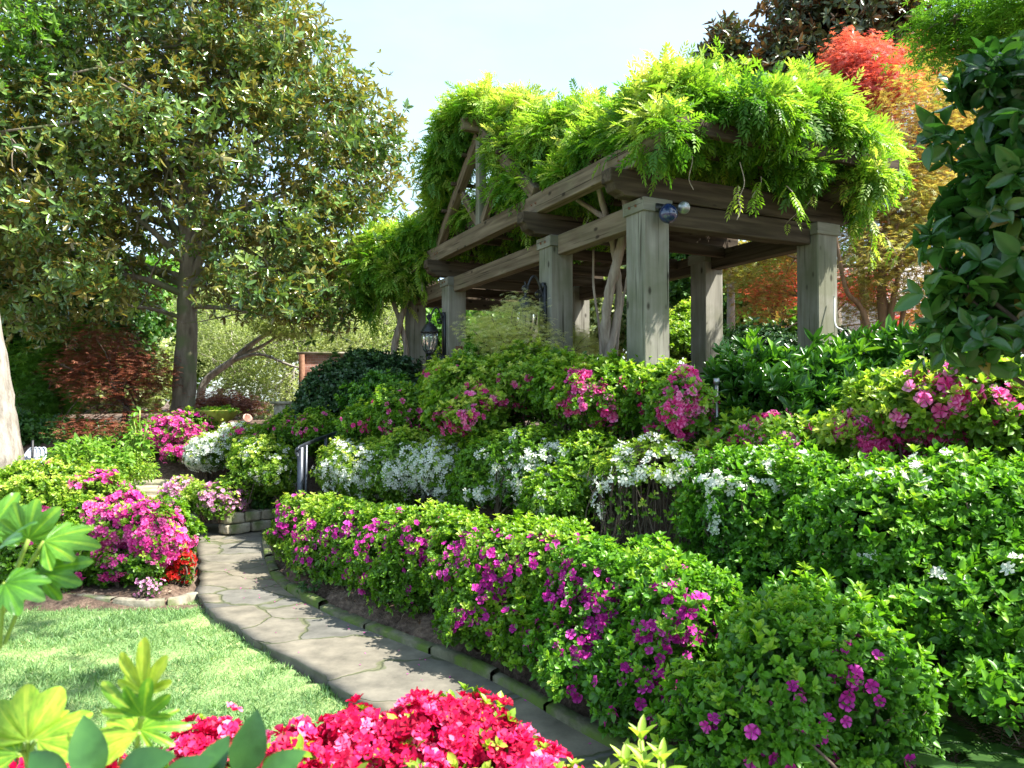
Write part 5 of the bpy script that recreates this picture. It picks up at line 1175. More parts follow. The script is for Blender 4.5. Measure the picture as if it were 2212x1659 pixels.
shrub('evergreen_bush', 'low dark hedge under the pergola beyond the brown post', 'shrub', [lb(1640, 755, 11.5, 80, 42, .6), lb(1780, 765, 11.5, 80, 38, .6), lb(1560, 770, 10.8, 70, 30, .5), lb(1960, 760, 12.5, 90, 34, .6), lb(2080, 760, 11.5, 80, 34, .6)], np.array([*W(1680, 790, 11.5)[:2], 1.33]), 'dark_shrub', 420, .06, stems=5)
shrub('evergreen_bush', 'dark rounded evergreen bush in front of the pink brick wall', 'shrub', [lb(735, 850, 11.6, 82, 62, .6), lb(830, 830, 11.9, 78, 62, .6), lb(690, 880, 11.4, 50, 46, .4), lb(780, 800, 12, 50, 34, .4), (W(760, 900, 11.8), (.75, .5, .45), 2)], gb(W(770, 880, 11.7)), 'dark_shrub', 560, .055, stems=12, rough=.06)
shrub('evergreen_bush', 'olive green bush with yellow young tips between the dark bush and the pink azaleas', 'shrub', [lb(820, 880, 10.4, 72, 66, .5), lb(780, 920, 10.2, 42, 40, .4), lb(860, 850, 10.6, 44, 36, .4)], gb(W(820, 900, 10.4)), 'aucuba', 620, .048, stems=10, rough=.06, topglow=.4, tone=(.5, .3))
# cream lace-leaf maple under the pergola
cb_ = np.array([*W(1120, 800, 8.3)[:2], 1.3])
tree('maple_tree', 'small cream and yellow laceleaf maple at the foot of the middle post', 'tree', [lb(1109, 700, 8.35, 78, 34, .55), lb(1064, 730, 8.2, 60, 28, .45), lb(1124, 745, 8.2, 85, 34, .5), lb(1044, 700, 8.35, 40, 18, .35), lb(1174, 780, 8.1, 66, 26, .45), lb(1124, 665, 8.45, 42, 20, .4)],
     [cb_, cb_ + np.array([-.05, 0, .35]), cb_ + np.array([0, .1, .8]), cb_ + np.array([.05, .1, 1.2])], (.04, .015), 'cream_maple', 'bark_dark', 8200, .05, PALMFINE, limbs=16, twigs=50, gap=.12, gs=.25, flat=.75, layers=.17, cluster=3, csp=.07, tone=(.6, .35), twig_r=.005, droop=.2)
cb_ = np.array([*W(1240, 760, 8.8)[:2], 1.3])
tree('maple_tree', 'dull olive laceleaf maple drooping between the middle post and the vine trunk', 'tree', [lb(1245, 745, 8.9, 48, 30, .4), lb(1215, 725, 8.9, 30, 18, .3)], [cb_, cb_ + UZ * .35, cb_ + UZ * .7], (.03, .012), 'cream_maple', 'bark_dark', 1600, .05, PALMFINE, limbs=8, twigs=20, gap=.1, flat=.7, cluster=3, csp=.06, tone=(.15, .15), twig_r=.005, droop=.3)
shrub('green_shrub', 'dense leafy green shrub under the cream maple', 'shrub', [lb(1060, 770, 8.9, 55, 42, .4), lb(1120, 785, 8.9, 55, 34, .4)], np.array([*W(1080, 790, 8.9)[:2], 1.33]), 'azalea_cool', 700, .042, stems=6)

# a single tall shoot with a pink truss before the lantern post
sb = gb(W(985, 830, 8.3)); r = empty('azalea_shoot', sb, 'single tall azalea shoot topped by pale pink flowers in front of the lantern post', 'shrub')
q = MB().tube(catmull([sb, W(985, 850, 8.3), W(982, 815, 8.3), W(978, 800, 8.3)], 4), .006, 6); q.build('stems', M['stem'], r, sb)
q = MB(); q.inst(ROS[0], np.array([W(984, 845, 8.3), W(982, 825, 8.3), W(980, 812, 8.3)]), frames(np.array([[0, 0, 1.0]] * 3)), .06, .8); q.build('foliage', M['azalea_lime'], r, sb)
q = MB(); ax = nrm(RNG.normal(size=(6, 3)) * .6 + np.array([0, -.6, .6])); q.inst(FL[0], W(978, 795, 8.3) + ax * .04, frames(ax), .042, RNG.random(6)); q.build('blossoms', M['lilac'], r, sb)

# ------------------------------------------------------------------ handrail, basin, pots, steps, hose
hb = W(655, 1060, 8.8); zb = hz(hb[0], hb[1])
r = empty('handrail', (hb[0], hb[1], zb), 'dark painted steel handrail climbing between the white azaleas', 'handrail'); b_ = np.array(r.location)
rl = [W(643, 985, 8.75), W(640, 976, 8.75), W(650, 966, 8.8), W(700, 945, 9.6), W(755, 925, 10.5), W(790, 905, 11.8)]
V = catmull(rl, 6)
q = MB()
for off in (0, .012): q.tube(V + UZ * off, .017, 8)
q.build('rail', M['rail'], r, b_)
for uu_, d_, w_ in ((650, 8.8, .032), (662, 8.95, .012), (704, 9.65, .016), (718, 9.85, .008), (742, 10.3, .008), (730, 10.1, .008)):
    vt_ = np.interp(uu_, [650, 700, 755], [966, 945, 925]); t_ = W(uu_, vt_, d_)
    MB().box([t_[0], t_[1], (t_[2] + zb - .1) / 2], (w_, w_, (t_[2] - zb + .1) / 2)).build('post' if w_ > .015 else 'baluster', M['rail'], r, b_, shade=False)

bc = W(470, 900, 12.3)
r = empty('stone_basin', (bc[0], bc[1], 1.05), 'mossy yellow-green fluted stone basin on a pedestal beside the magnolia trunk', 'basin'); b_ = np.array(r.location)
q = MB(); prof = [(.001, -.02), (.08, -.02), (.13, .01), (.22, .07), (.29, .15), (.315, .20), (.325, .215), (.30, .225), (.28, .20), (.1, .12), (.001, .11)]
q.lathe(prof, (bc[0], bc[1], 1.37), 36)
V = q.V[0]; an = np.arctan2(V[:, 1] - bc[1], V[:, 0] - bc[0]); f = 1 + .035 * np.cos(an * 18); V[:, 0] = bc[0] + (V[:, 0] - bc[0]) * f; V[:, 1] = bc[1] + (V[:, 1] - bc[1]) * f
q.build('bowl', M['basin'], r, b_)
MB().lathe([(.001, 0), (.13, 0), (.13, .05), (.08, .08), (.055, .14), (.06, .25), (.085, .31), (.001, .31)], (bc[0], bc[1], 1.05), 20).build('pedestal', M['basin'], r, b_)
q = MB(); P = np.array([bc[0], bc[1], 1.57]) + RNG.normal(size=(420, 3)) * np.array([.14, .14, .03]); q.inst(ROS[0], P, frames(nrm(RNG.normal(size=P.shape) * .4 + UZ)), .035, RNG.uniform(.3, .9, 420)); q.build('moss', M['azalea'], r, b_)
# tipped terracotta pot, white cherub-like stone, far planter
pc = W(530, 908, 12.0); q = MB().lathe([(.001, -.1), (.06, -.1), (.085, .07), (.1, .075), (.1, .1), (.075, .1), (.06, -.06), (.001, -.06)], (0, 0, 0), 20)
V = q.V[0] * .8 @ rotx(1.1).T @ rotz(.9).T + pc; r = MB().add(V, q.F[0]).build('terracotta_pot', M['terracotta'], None, pc); tag(r, 'pale terracotta pot lying on its side right of the stone basin', 'pot')
pc = W(616, 872, 13.2); r = empty('stone_planter', (pc[0], pc[1], 1.2), 'square pale stone planter behind the pink azaleas, left of the dark bush', 'planter'); b_ = np.array(r.location)
MB().box([pc[0], pc[1], pc[2] + .02], (.20, .2, .025)).build('rim', M['stone'], r, b_, shade=False); MB().box([pc[0], pc[1], (1.2 + pc[2] - .005) / 2], (.15, .15, (pc[2] - .005 - 1.2) / 2)).build('body', M['stone'], r, b_, shade=False)

# low wall of two stone courses at the path's end
def rock(name, label, c, half, yaw=0, mat='stone', seed=0, group=None, cat='stone', n=9):
    """a block with broken faces"""
    r = np.random.default_rng(seed + 500); c = np.asarray(c, float)
    V, F = [], []; g = np.linspace(-1, 1, n)
    for ax in range(3):
        for sg in (-1, 1):
            A, B_ = np.meshgrid(g, g); o = len(V) * 0 + sum(len(x) for x in V)
            P = np.zeros((n * n, 3)); P[:, ax] = sg; P[:, (ax + 1) % 3] = A.ravel(); P[:, (ax + 2) % 3] = B_.ravel()
            V.append(P)
            for j in range(n - 1):
                for i in range(n - 1):
                    f = [o + j * n + i, o + j * n + i + 1, o + (j + 1) * n + i + 1, o + (j + 1) * n + i]
                    F.append(f if sg > 0 else f[::-1])
    P = np.vstack(V); e = 7.0 if mat != 'rock' else 3
    L = (np.abs(P) ** e).sum(1) ** (1 / e); P = P / L[:, None]
    P = P * np.asarray(half)
    P = P + nrm(P) * (.07 * min(half) * waves(P, min(half) * 1.2, seed + 40) + .05 * min(half) * waves(P, min(half) * .4, seed + 41))[:, None]
    P = P @ rotz(yaw).T + c
    o = MB().add(P, F).build(name, M['stone' if mat == 'rock' else mat], None, c)
    return tag(o, label, cat, group)
wa, wb = G(478, 1156), G(575, 1143); wd = nrm(wb - wa); yaw = math.atan2(wd[1], wd[0])
r = empty('low_wall', wa, 'low wall of two courses of rough buff stone at the far end of the path', 'wall'); b_ = np.array(r.location)
k = 0
for row, zz, segs in ((0, .075, (.0, .36, .66, .95)), (1, .215, (.0, .27, .50, .95))):
    for s0, s1 in zip(segs[:-1], segs[1:]):
        cc_ = wa + wd * (s0 + s1) / 2 + np.array([0, 0, zz])
        o = rock('block', None, cc_, ((s1 - s0) / 2 - .004, .13, .068), yaw, seed=k, cat=None); k += 1
        o.parent = r; o.location = Vector(o.location) - Vector(b_)
# stone steps climbing to the left of the middle azalea
stp = [(W(330, 1118, 9.9), .62, .32, .06), (W(335, 1085, 10.5), .55, .3, .07), (W(318, 1062, 11.0), .5, .28, .07), (W(345, 1045, 11.5), .42, .24, .07)]
names_ = ['lowest broad stone slab left of the lilac azalea', 'second stone slab step, pale and sunlit, above the lowest', 'third stone slab step, narrower, up the left bank', 'topmost stone slab step under the rocks']
for i, ((c_, hx, hy, hzh), lab) in enumerate(zip(stp, names_)): rock('stone_step', lab, c_, (hx, hy, hzh), .15 * (-1) ** i, seed=20 + i, cat='step', group='stone steps up the left bank')
rk = [(372, 1030, 12.0, .20, 'large pale rock under the magenta azalea'), (415, 1012, 12.3, .17, 'rounded rock between the magenta azalea and the white one'), (340, 1025, 12.2, .11, 'small pale rock at the left of the rock edging'), (452, 1022, 12.0, .12, 'small rock at the foot of the white azalea mass'), (395, 1048, 11.6, .10, 'small low rock below the large pale one')]
for i, (u, v, d, s, lab) in enumerate(rk): rock('rock', lab, W(u, v, d), (s, s * .8, s * .62), i * .8, 'rock', 60 + i, 'rocks edging the left bank', 'rock')

# coiled grey hose by the pale trunk
hc = W(70, 1000, 10.6); r = empty('garden_hose', hc - UZ * .2, 'grey garden hose coiled upright beside the thick pale trunk', 'hose'); b_ = np.array(r.location); q = MB()
pts = []
for i in range(190):
    t = i / 20.0; a = t * 2 * math.pi; rx_, rz_ = .15 + .012 * math.sin(t * 1.7), .25 + .015 * math.cos(t * 2.1)
    pts.append(hc + np.array([rx_ * math.cos(a) * .55 + (t - 4.7) * .018, rx_ * math.sin(a) * .8, rz_ * math.sin(a) * .8]))
q.tube(pts, .0125, 7); q.build('coil', M['hose'], r, b_)
MB().box(hc + UZ * .02, (.012, .012, .30)).build('hanger', M['iron'], r, b_, shade=False)

# metal stake, cable, small lamp
c_ = W(1548, 905, 6.1); q = MB().box(c_ + UZ * -.05, (.012, .012, .33)).box(c_ + UZ * .305, (.02, .016, .025))
tag(q.build('garden_stake', M['steel'], None, c_, shade=False), 'upright grey metal irrigation stake between the pink azaleas and the aucuba', 'stake')
c_ = W(1805, 700, 7.7); pts = [W(1802, 640, 7.8), W(1804, 700, 7.7), W(1822, 715, 7.6), W(1836, 740, 7.5), W(1832, 762, 7.5), W(1815, 790, 7.5), W(1808, 820, 7.5)]
tag(MB().tube(catmull(pts, 8), .009, 7).build('cable', M['cord'], None, c_), 'pale cable looping down behind the rightmost post', 'cable')
for k, (pts, r0) in enumerate([([W(1800, 480, 8.0), W(1799, 600, 8.05), W(1803, 720, 8.0), W(1806, 810, 8.0)], .017)]):
    tag(MB().tube(catmull(pts, 8), r0, 7, wob=.1).build('vine_stem', M['bark_vine'], None, pts[0]), 'thin bare vine stem running down the rightmost post', 'vine')

# ------------------------------------------------------------------ left bed
az('magenta azalea in full bloom at the magnolia foot', [lb(380, 935, 12.0, 72, 42, .5), lb(330, 945, 11.9, 36, 32, .35), lb(400, 975, 11.8, 50, 28, .35)], 'azalea', 'magenta', [(380, 935, 85, 210), (330, 940, 34, 40), (400, 975, 45, 30)], 700, .042, fs=.040, fper=(3, 6))
az('dazzling white azalea spilling down beside the rocks', [lb(475, 975, 11.4, 52, 34, .4), lb(440, 985, 11.3, 30, 28, .3), lb(520, 950, 11.6, 40, 28, .4)], 'azalea_lime', 'white', [(470, 970, 75, 150), (430, 985, 30, 30)], 700, .036, ftm=FLW, fs=.036, fper=(3, 6))
az('yellow-green azalea with cream new leaves around the tipped pot', [lb(535, 945, 11.5, 34, 20, .4), lb(575, 945, 11.6, 42, 22, .4)], 'azalea_lime', 'pink', [(505, 930, 20, 4), (540, 930, 20, 3)], 700, .042, fs=.034)
az('green azalea with a few white blooms left of the handrail', [lb(570, 1005, 10.3, 62, 52, .5, 2.5), lb(604, 1025, 10.0, 26, 40, .4, 2.5), lb(530, 985, 10.7, 36, 34, .4)], 'azalea_lime', 'white', [(575, 990, 50, 12), (610, 985, 30, 6), (600, 1030, 40, 8), (540, 970, 26, 12), (560, 1020, 20, 3)], 850, .036, ftm=FLW, fs=.034)
az('rounded lilac-pink azalea at the path end above the low wall', [lb(478, 1078, 9.9, 50, 38, .30, 2.5), lb(425, 1085, 10.1, 30, 36, .30)], 'azalea_lime', 'lilac', [(480, 1065, 45, 26), (450, 1075, 24, 8), (520, 1075, 18, 5), (440, 1130, 16, 2)], 950, .034, fs=.034)
az('sparse pale lilac azalea beside the stone steps', [lb(390, 1065, 10.4, 46, 34, .34)], 'azalea_lime', 'lilac', [(370, 1050, 30, 16), (400, 1065, 30, 12)], 500, .034, fs=.034, inner=False)
az('big magenta azalea smothered in bloom at the corner of the lawn', [lb(275, 1145, 7.5, 95, 72, .5), lb(350, 1155, 7.3, 62, 62, .42), lb(210, 1120, 7.7, 50, 50, .4), lb(300, 1205, 7.2, 90, 40, .4)], 'azalea', 'magenta',
   [(260, 1130, 75, 150), (340, 1150, 62, 95), (220, 1100, 40, 40), (300, 1190, 80, 40), (250, 1210, 50, 18), (380, 1180, 34, 26)], 700, .040, fs=.036, fper=(3, 6))
az('pale yellow-green azalea with loose pink blooms at the left edge', [lb(90, 1070, 7.9, 130, 62, .6), lb(210, 1070, 8.0, 70, 46, .5), lb(-20, 1100, 7.6, 90, 70, .6)], 'azalea_lime', 'magenta', [(165, 1050, 14, 4), (205, 1030, 14, 5), (232, 1038, 12, 4), (255, 1065, 22, 8), (107, 1012, 8, 2), (60, 1130, 30, 8), (120, 1120, 30, 5), (265, 1055, 14, 4)], 750, .040, fs=.036)
az('shaded pink azalea filling the bed under the large lobed leaves', [lb(80, 1190, 7.2, 90, 62, .5), lb(160, 1200, 7.1, 60, 52, .4)], 'azalea', 'magenta', [(140, 1200, 40, 14), (100, 1150, 40, 10), (150, 1240, 30, 8)], 700, .040, fs=.034)
# scarlet bedding plant, tiny lilac tuft
c_ = G(396, 1262); c_[2] = hz(c_[0], c_[1])
shrub('bedding_plant', 'scarlet-flowered bedding plant at the tip of the bed beside the path', 'plant', [(c_ + UZ * .16, (.11, .11, .19), 2), (c_ + UZ * .10 + np.array([-.07, 0, 0]), (.08, .08, .12), 2)], c_, 'azalea', 1300, .026, fmat='redflower', flowers=[(395, 1240, 60, 42)], fsize=.02, stems=3, floor=c_[2])
c_ = G(316, 1290); c_[2] = hz(c_[0], c_[1]) + .02
shrub('bedding_plant', 'tiny tuft with pale lilac flowers at the front of the bed', 'plant', [(c_ + UZ * .06, (.13, .08, .09), 2)], c_, 'azalea_cool', 1300, .022, tm=ROSPOINT, fmat='lilac', flowers=[(300, 1255, 50, 14)], fsize=.016, stems=2, floor=c_[2])
c_ = G(668, 1272, .1)
shrub('bedding_plant', 'small blue-green sprig lying over the kerb at the foot of the hedge', 'plant', [(c_ + UZ * .02, (.13, .05, .03), 2)], c_, 'dark_tree', 900, .03, tm=ROSPOINT, stems=1, floor=c_[2] - .05)
# leafy perennials
def leafy(label, u, v, d, ru, rv, n, size, mat='fatsia', tone=(.35, .25), seed=0, name='leafy_plant', flat=.4):
    b = W(u, v, d) - UZ * rv * d / FPX * 1.3; r = empty(name, b, label, 'plant')
    B = Blob([lb(u, v, d, ru, rv, ru * d / FPX * .7), lb(u + ru * .5, v + rv * .35, d - .1, ru * .6, rv * .6, ru * d / FPX * .5), lb(u - ru * .5, v + rv * .3, d - .1, ru * .55, rv * .6, ru * d / FPX * .5)], seed, .05)
    P, Nn = B.vol(n, .3); q = MB(); L = fineleaf(.55, .12, .25, 4)
    Y = nrm(Nn * .6 + RNG.normal(size=P.shape) * .5 + UZ * -.1); q.inst(L, P, frames_yz(Y, nrm(UZ + RNG.normal(size=P.shape) * .3)), size * RNG.uniform(.6, 1.2, len(P)), np.clip(RNG.normal(tone[0], tone[1], len(P)), 0, 1))
    q.build('foliage', M[mat], r, b); s = MB()
    for p in P[RNG.choice(len(P), min(len(P), 60), replace=False)]: s.tube(catmull([b + np.array([RNG.normal() * .05, RNG.normal() * .05, 0]), b + (p - b) * .5 + np.array([0, 0, .05]), p], 3), .006, 5)
    s.build('stems', M['stem'], r, b); return r
leafy('light green broad-leaved perennial below the rust red maple', 195, 985, 10.2, 85, 42, 1300, .085, 'green_tree', (.75, .2), 1)
leafy('tall airy perennial with spaced pairs of leaves beside the magenta azalea', 300, 940, 10.8, 26, 60, 200, .10, 'green_tree', (.7, .2), 2)
leafy('fine bright green groundcover plant above the stone steps', 275, 1010, 10.4, 62, 34, 1700, .045, 'azalea_lime', (.5, .25), 3)
leafy('shadowy green plant right of the coiled hose', 130, 1000, 10.4, 40, 34, 500, .07, 'green_tree', (.5, .2), 4)
leafy('dark low plant in the shade behind the light green perennial', 200, 935, 12.0, 100, 26, 900, .07, 'dark_tree', (.3, .2), 5)
leafy('yellow-leaved little shrub seen between the two far posts', 955, 785, 13.8, 26, 40, 500, .07, 'fatsia', (.9, .1), 6)
leafy('strappy plants in the gap behind the lilac azalea', 566, 1068, 10.3, 18, 34, 260, .09, 'dark_tree', (.4, .2), 7)

shrub('evergreen_bush', 'dark low evergreen planting in the shade right of the pale trunk', 'shrub', [lb(30, 935, 12.6, 90, 34, .6), lb(140, 945, 13, 80, 32, .6), lb(230, 960, 12.6, 60, 22, .4)], np.array([*W(120, 960, 12.8)[:2], .9]), 'dark_tree', 330, .07, stems=4)
# fern and young shoots in the near ground
def fern(label, c, n=7, L=.34, seed=3):
    r_ = np.random.default_rng(seed); root = empty('fern', c, label, 'fern'); q = MB()
    for i in range(n):
        a = 2 * math.pi * i / n + r_.normal() * .2; dr = np.array([math.cos(a), math.sin(a), 0]); k = kite(.32, .02)
        pts = [c + dr * L * t + UZ * (L * (.75 * t - .62 * t * t)) for t in np.linspace(0, 1, 22)]
        q.tube(pts, .0025, 5, .3)
        for j in range(2, 22):
            w = .11 * math.sin(math.pi * min(1, (j + 3) / 24)) ** .7
            for sg in (-1, 1):
                sd = np.array([-dr[1], dr[0], 0]) * sg + dr * .35
                q.inst(k, pts[j][None], frames_yz(sd[None], UZ[None] + dr[None] * .2), w, np.clip(r_.normal(.5, .2), 0, 1))
    q.build('fronds', M['fern'], root, c); return root
fern('bright fern in the bottom corner under the right-hand azaleas', G(2160, 1640, .28), 8, .36, 3)
fern('smaller shaded fern left of the bright one', G(2060, 1655, .30), 7, .28, 5)
nb_ = np.array([.36, 1.9, 0])
r = empty('young_shoot', nb_, 'pale green leafy shoots standing at the near end of the kerb', 'plant'); q = MB(); s = MB(); L = fineleaf(.34, .14, .12, 5)
for (u, v, d, hgt) in ((1385, 1600, 2.1, .2), (1350, 1655, 2.05, .1), (1430, 1650, 2.0, .1), (1390, 1660, 2.0, .08), (1310, 1680, 2.1, .08)):
    tp = W(u, v, d); s.tube(catmull([nb_ + (tp - nb_) * np.array([.3, .3, 0]), (nb_ + tp) / 2 + np.array([.02, 0, .1]), tp], 5), .006, 6)
    for lv_, k in ((0, 5), (.035, 4), (.075, 4)):
        for i in range(k):
            a = i * 6.28 / k + lv_ * 40; el = .9 - lv_ * 9; y = np.array([math.cos(a) * math.cos(el), math.sin(a) * math.cos(el), math.sin(el)])
            q.inst(L, (tp - UZ * lv_)[None], frames_yz(y[None], UZ[None] * .8 - y[None] * .2 + .01), .062 * RNG.uniform(.8, 1.2), np.clip(RNG.normal(.75, .12), 0, 1))
q.build('foliage', M['azalea_lime'], r, nb_); s.build('stems', M['stem'], r, nb_)

# ------------------------------------------------------------------ foreground: rose red azaleas
FRL = dict(group='rose red azaleas in front of the viewer')
def fz(label, lobes, patches, **k):
    c = np.mean([l[0] for l in lobes], 0)
    return shrub('azalea', label, 'shrub', lobes, np.array([c[0], c[1], -.04]), 'azalea', 620, .036, tm=ROSBIG, flowers=patches, fmat='coral', fsize=.0265, ftm=FLR, stems=10, group='rose red azaleas in front of the viewer', fper=(4, 7), clump=.036, floor=.3, up=.6, rough=.05, **k)
fz('rose red azalea mound in the middle foreground, heaviest with bloom', [lb(900, 1662, 2.15, 150, 120, .22), lb(780, 1672, 2.1, 110, 125, .2), lb(1010, 1657, 2.2, 100, 125, .22), lb(860, 1792, 1.9, 220, 130, .25)], [(880, 1540, 110, 55), (780, 1560, 80, 43), (990, 1540, 80, 37), (900, 1620, 160, 68), (720, 1600, 60, 21)])
fz('rose red azalea with yellowish leaf tips at the near end of the path', [lb(1130, 1702, 2.1, 110, 90, .2), lb(1220, 1752, 2.05, 100, 90, .18), lb(1060, 1752, 1.95, 110, 90, .2)], [(1130, 1600, 90, 31), (1200, 1640, 70, 24), (1060, 1620, 80, 24), (1260, 1660, 40, 8)])
fz('rose red azalea left of the middle mound, dense clusters at its rim', [lb(630, 1702, 2.0, 90, 120, .2), lb(570, 1762, 1.95, 80, 110, .2)], [(630, 1560, 70, 37), (640, 1620, 70, 31), (580, 1600, 40, 12)])
fz('lower rose red azalea behind the broad leaves', [lb(430, 1712, 2.15, 90, 110, .2), lb(330, 1722, 2.2, 90, 70, .2), lb(500, 1742, 2.1, 60, 90, .18)], [(430, 1560, 60, 21), (400, 1600, 60, 21), (470, 1610, 50, 13), (300, 1600, 70, 18)])
fz('low dark-budded rose red azalea at the far left of the foreground', [lb(200, 1742, 2.3, 100, 70, .2), lb(80, 1762, 2.3, 120, 70, .2)], [(190, 1620, 80, 24), (60, 1650, 80, 22)])

# ------------------------------------------------------------------ foreground: broad lobed leaves
def lobed_leaf(n, spread, wid, size, cup=.25, droop=.35, seed=0, inner=.42):
    """palmately lobed leaf: a continuous blade whose margin follows n lobes"""
    r_ = np.random.default_rng(seed); A = np.radians(np.linspace(-spread, spread, n)); Ls = 1 - .38 * (np.abs(A) / np.radians(max(spread, 1))) ** 1.5 + r_.normal(size=n) * .04
    na = (n - 1) * 10 + 13; th = np.linspace(A[0] - .30, A[-1] + .30, na); R_m = np.zeros(na); rid = np.zeros(na)
    for a, l in zip(A, Ls):
        dlt = np.abs(th - a); half = (A[1] - A[0]) / 2 if n > 1 else 1.0
        x = np.clip(dlt / (half * wid * 1.9), 0, 1); rr = l * (1 - x ** 1.6) ** .55
        sel = rr > R_m; R_m = np.where(sel, rr, R_m); rid = np.where(sel, np.exp(-(dlt / (half * .5)) ** 2), rid)
    R_m = np.maximum(R_m, inner); nr = 9; V, F = [], []
    for i in range(nr + 1):
        t = i / nr; rad = R_m * t
        z = cup * rad * .5 - droop * rad ** 2 - .06 * rid * t * (1 - .3 * t) + .012 * np.sin(th * 40) * t
        V.append(np.stack([rad * np.sin(th), rad * np.cos(th), z], 1))
    V = np.vstack(V) * size
    F = [[i * na + j, i * na + j + 1, (i + 1) * na + j + 1, (i + 1) * na + j] for i in range(nr) for j in range(na - 1)]
    F = np.array(F)[:, ::-1]
    vein = np.min(np.abs(th[None, :-1] + (th[1] - th[0]) / 2 - A[:, None]), 0) < (th[1] - th[0]) * .75
    tt = np.tile(np.where(vein, .32, 0.0), nr) + r_.normal(size=len(F)) * .035 + .05 * ((np.arange(len(F)) // (na - 1) + np.arange(len(F)) % (na - 1)) % 4 == 0)
    return V, F, tt
def put_leaf(parent, base, at_, ydir, zdir, T, mat, tone, stalk=None, nm='leaf'):
    R = frames_yz(np.array([ydir], float), np.array([zdir], float))[0]
    o = MB().add(T[0] @ R.T + at_, T[1], np.clip(tone + (T[2] if len(T) > 2 else 0), 0, 1)).build(nm, M[mat], parent, base)
    return o
def leafplant(label, base, stem_top, leaves, mat, name='fatsia'):
    base = np.asarray(base, float); root = empty(name, base, label, 'plant'); s = MB()
    for st in stem_top: s.tube(catmull([base, base + (st - base) * .5 + np.array([.01, .02, 0]), st], 5), np.linspace(.009, .005, 11), 8)
    for (p, y, z, T, tone, frm) in leaves:
        m_ = (frm + p) / 2 + np.array([0, 0, .01]); s.tube(catmull([frm, m_, p], 5), .0035, 7)
        put_leaf(root, base, p, y, z, T, mat, tone)
    s.build('stalks', M['stem'], root, base); return root
def LT(n, spread, wid, size, **k): return lobed_leaf(n, spread, wid, size, **k)
a0 = W(-60, 1500, 1.35)
st0 = W(30, 1300, 1.3)
leafplant('large lobed bright leaves reaching in at the left edge above the lawn', W(-60, 1659, 1.35) - UZ * .75, [W(-10, 1420, 1.33)], [
    (W(62, 1165, 1.3), (.15, -.1, .9), (.2, -1, .35), LT(7, 100, .84, .073, cup=.3, seed=1), .35, W(-30, 1420, 1.33)),
    (W(95, 1170, 1.28), (1, .05, .06), (.0, -.75, .9), LT(5, 62, .84, .088, cup=.2, seed=2), .45, W(-30, 1400, 1.33)),
    (W(85, 1235, 1.27), (.75, -.1, .25), (-.1, -1, .6), LT(7, 85, .84, .085, cup=.15, seed=3), .25, W(10, 1390, 1.33)),
    (W(-5, 1190, 1.25), (.3, -.3, .25), (0, -.8, 1), LT(7, 95, .84, .082, seed=4), .15, W(-30, 1420, 1.33)),
    (W(10, 1260, 1.22), (.9, -.2, -.15), (.1, -.7, 1), LT(7, 95, .84, .07, seed=5), .12, W(0, 1400, 1.33)),
    (W(-20, 1150, 1.35), (.2, .2, .6), (.2, -1, .3), LT(7, 95, .84, .08, seed=6), .3, W(-30, 1420, 1.33))], 'fatsia')
cs = W(295, 1659, 1.15) - UZ * .75
leafplant('young fatsia shoot with upright yellow-green leaves before the lawn', cs, [W(296, 1610, 1.15)], [
    (W(312, 1500, 1.12), (-.05, .05, 1), (-.15, -1, .05), LT(5, 66, .62, .079, cup=.2, droop=.1, seed=11, inner=.16), .95, W(296, 1610, 1.15)),
    (W(310, 1548, 1.10), (.15, -.15, .8), (.1, -1, .35), LT(5, 80, .62, .058, cup=.3, droop=.2, seed=12, inner=.2), .5, W(296, 1610, 1.15)),
    (W(298, 1545, 1.12), (-.75, .0, .55), (.2, -1, .2), LT(5, 60, .6, .075, cup=.2, seed=13, inner=.2), .65, W(296, 1610, 1.15)),
    (W(300, 1585, 1.10), (-.9, -.1, .05), (0, -.75, .9), LT(5, 50, .85, .082, seed=14), .85, W(296, 1610, 1.15)),
    (W(300, 1575, 1.13), (.95, .1, .1), (.1, -.8, .8), LT(5, 55, .6, .07, seed=15, inner=.25), .55, W(296, 1610, 1.15))], 'fatsia')
cs = W(60, 1659, 1.2) - UZ * .7
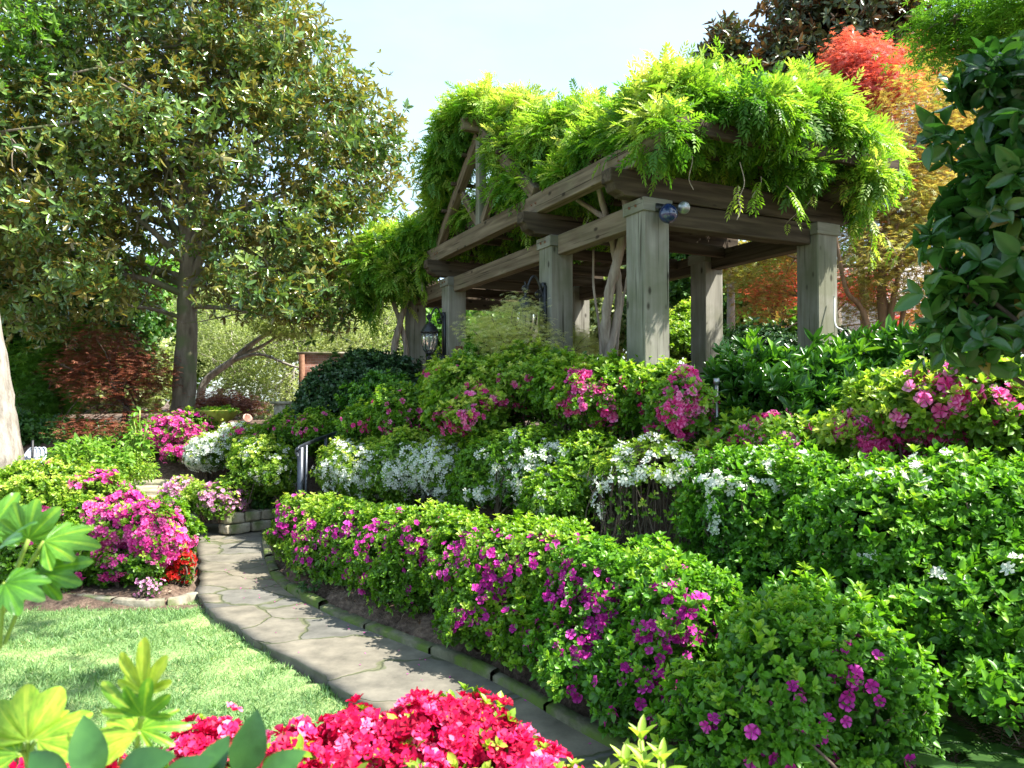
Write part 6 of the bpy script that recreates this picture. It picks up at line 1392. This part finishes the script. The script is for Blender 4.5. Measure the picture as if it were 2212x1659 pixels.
leafplant('sunlit yellow-green fatsia in the bottom left corner', cs, [W(60, 1640, 1.2)], [
    (W(60, 1600, 1.15), (-.2, .05, 1), (.1, -1, .35), LT(5, 75, 1.1, .085, cup=.15, seed=21), .85, W(60, 1650, 1.2)),
    (W(80, 1600, 1.15), (.95, .0, .18), (0, -.8, .7), LT(5, 50, 1.0, .095, seed=22), .8, W(60, 1650, 1.2)),
    (W(40, 1630, 1.15), (-.9, .0, .35), (0, -.9, .6), LT(5, 60, 1.0, .08, seed=23), .6, W(60, 1650, 1.2)),
    (W(30, 1590, 1.18), (-.6, .1, .8), (.2, -1, .3), LT(5, 60, .6, .07, seed=24), .5, W(60, 1650, 1.2))], 'fatsia')
cs = W(400, 1659, 1.0) - UZ * .6
bigl = fineleaf(.56, .10, .18, 8, .9)
sc_ = lambda s: (bigl[0] * s, bigl[1])
leafplant('dark rounded evergreen leaves along the bottom edge, one standing upright', cs, [W(300, 1700, 1.0), W(520, 1700, 1.0)], [
    (W(205, 1690, 1.0), (-.25, .05, 1), (.35, -1, .35), sc_(.085), .7, W(300, 1700, 1.0)),
    (W(150, 1700, .98), (-.7, .1, .45), (.1, -1, .5), sc_(.075), .4, W(300, 1700, 1.0)),
    (W(340, 1715, .98), (.75, .2, .5), (-.2, -1, .45), sc_(.075), .25, W(300, 1700, 1.0)),
    (W(430, 1715, 1.0), (.2, .3, .6), (-.1, -1, .6), sc_(.075), .5, W(520, 1700, 1.0)),
    (W(520, 1680, 1.0), (.25, .0, 1), (.35, -1, .15), sc_(.085), .15, W(520, 1700, 1.0)),
    (W(560, 1690, 1.02), (.75, .0, .55), (0, -1, .6), sc_(.07), .9, W(520, 1700, 1.0)),
    (W(250, 1680, .96), (.6, -.1, .3), (0, -.9, .8), sc_(.08), .35, W(300, 1700, 1.0))], 'fatsia_dark', 'broadleaf_plant')

for o in list(bpy.data.objects):
    if o.parent is None and o.type in ('MESH', 'EMPTY') and 'kind' not in o.keys(): o['kind'] = 'thing'
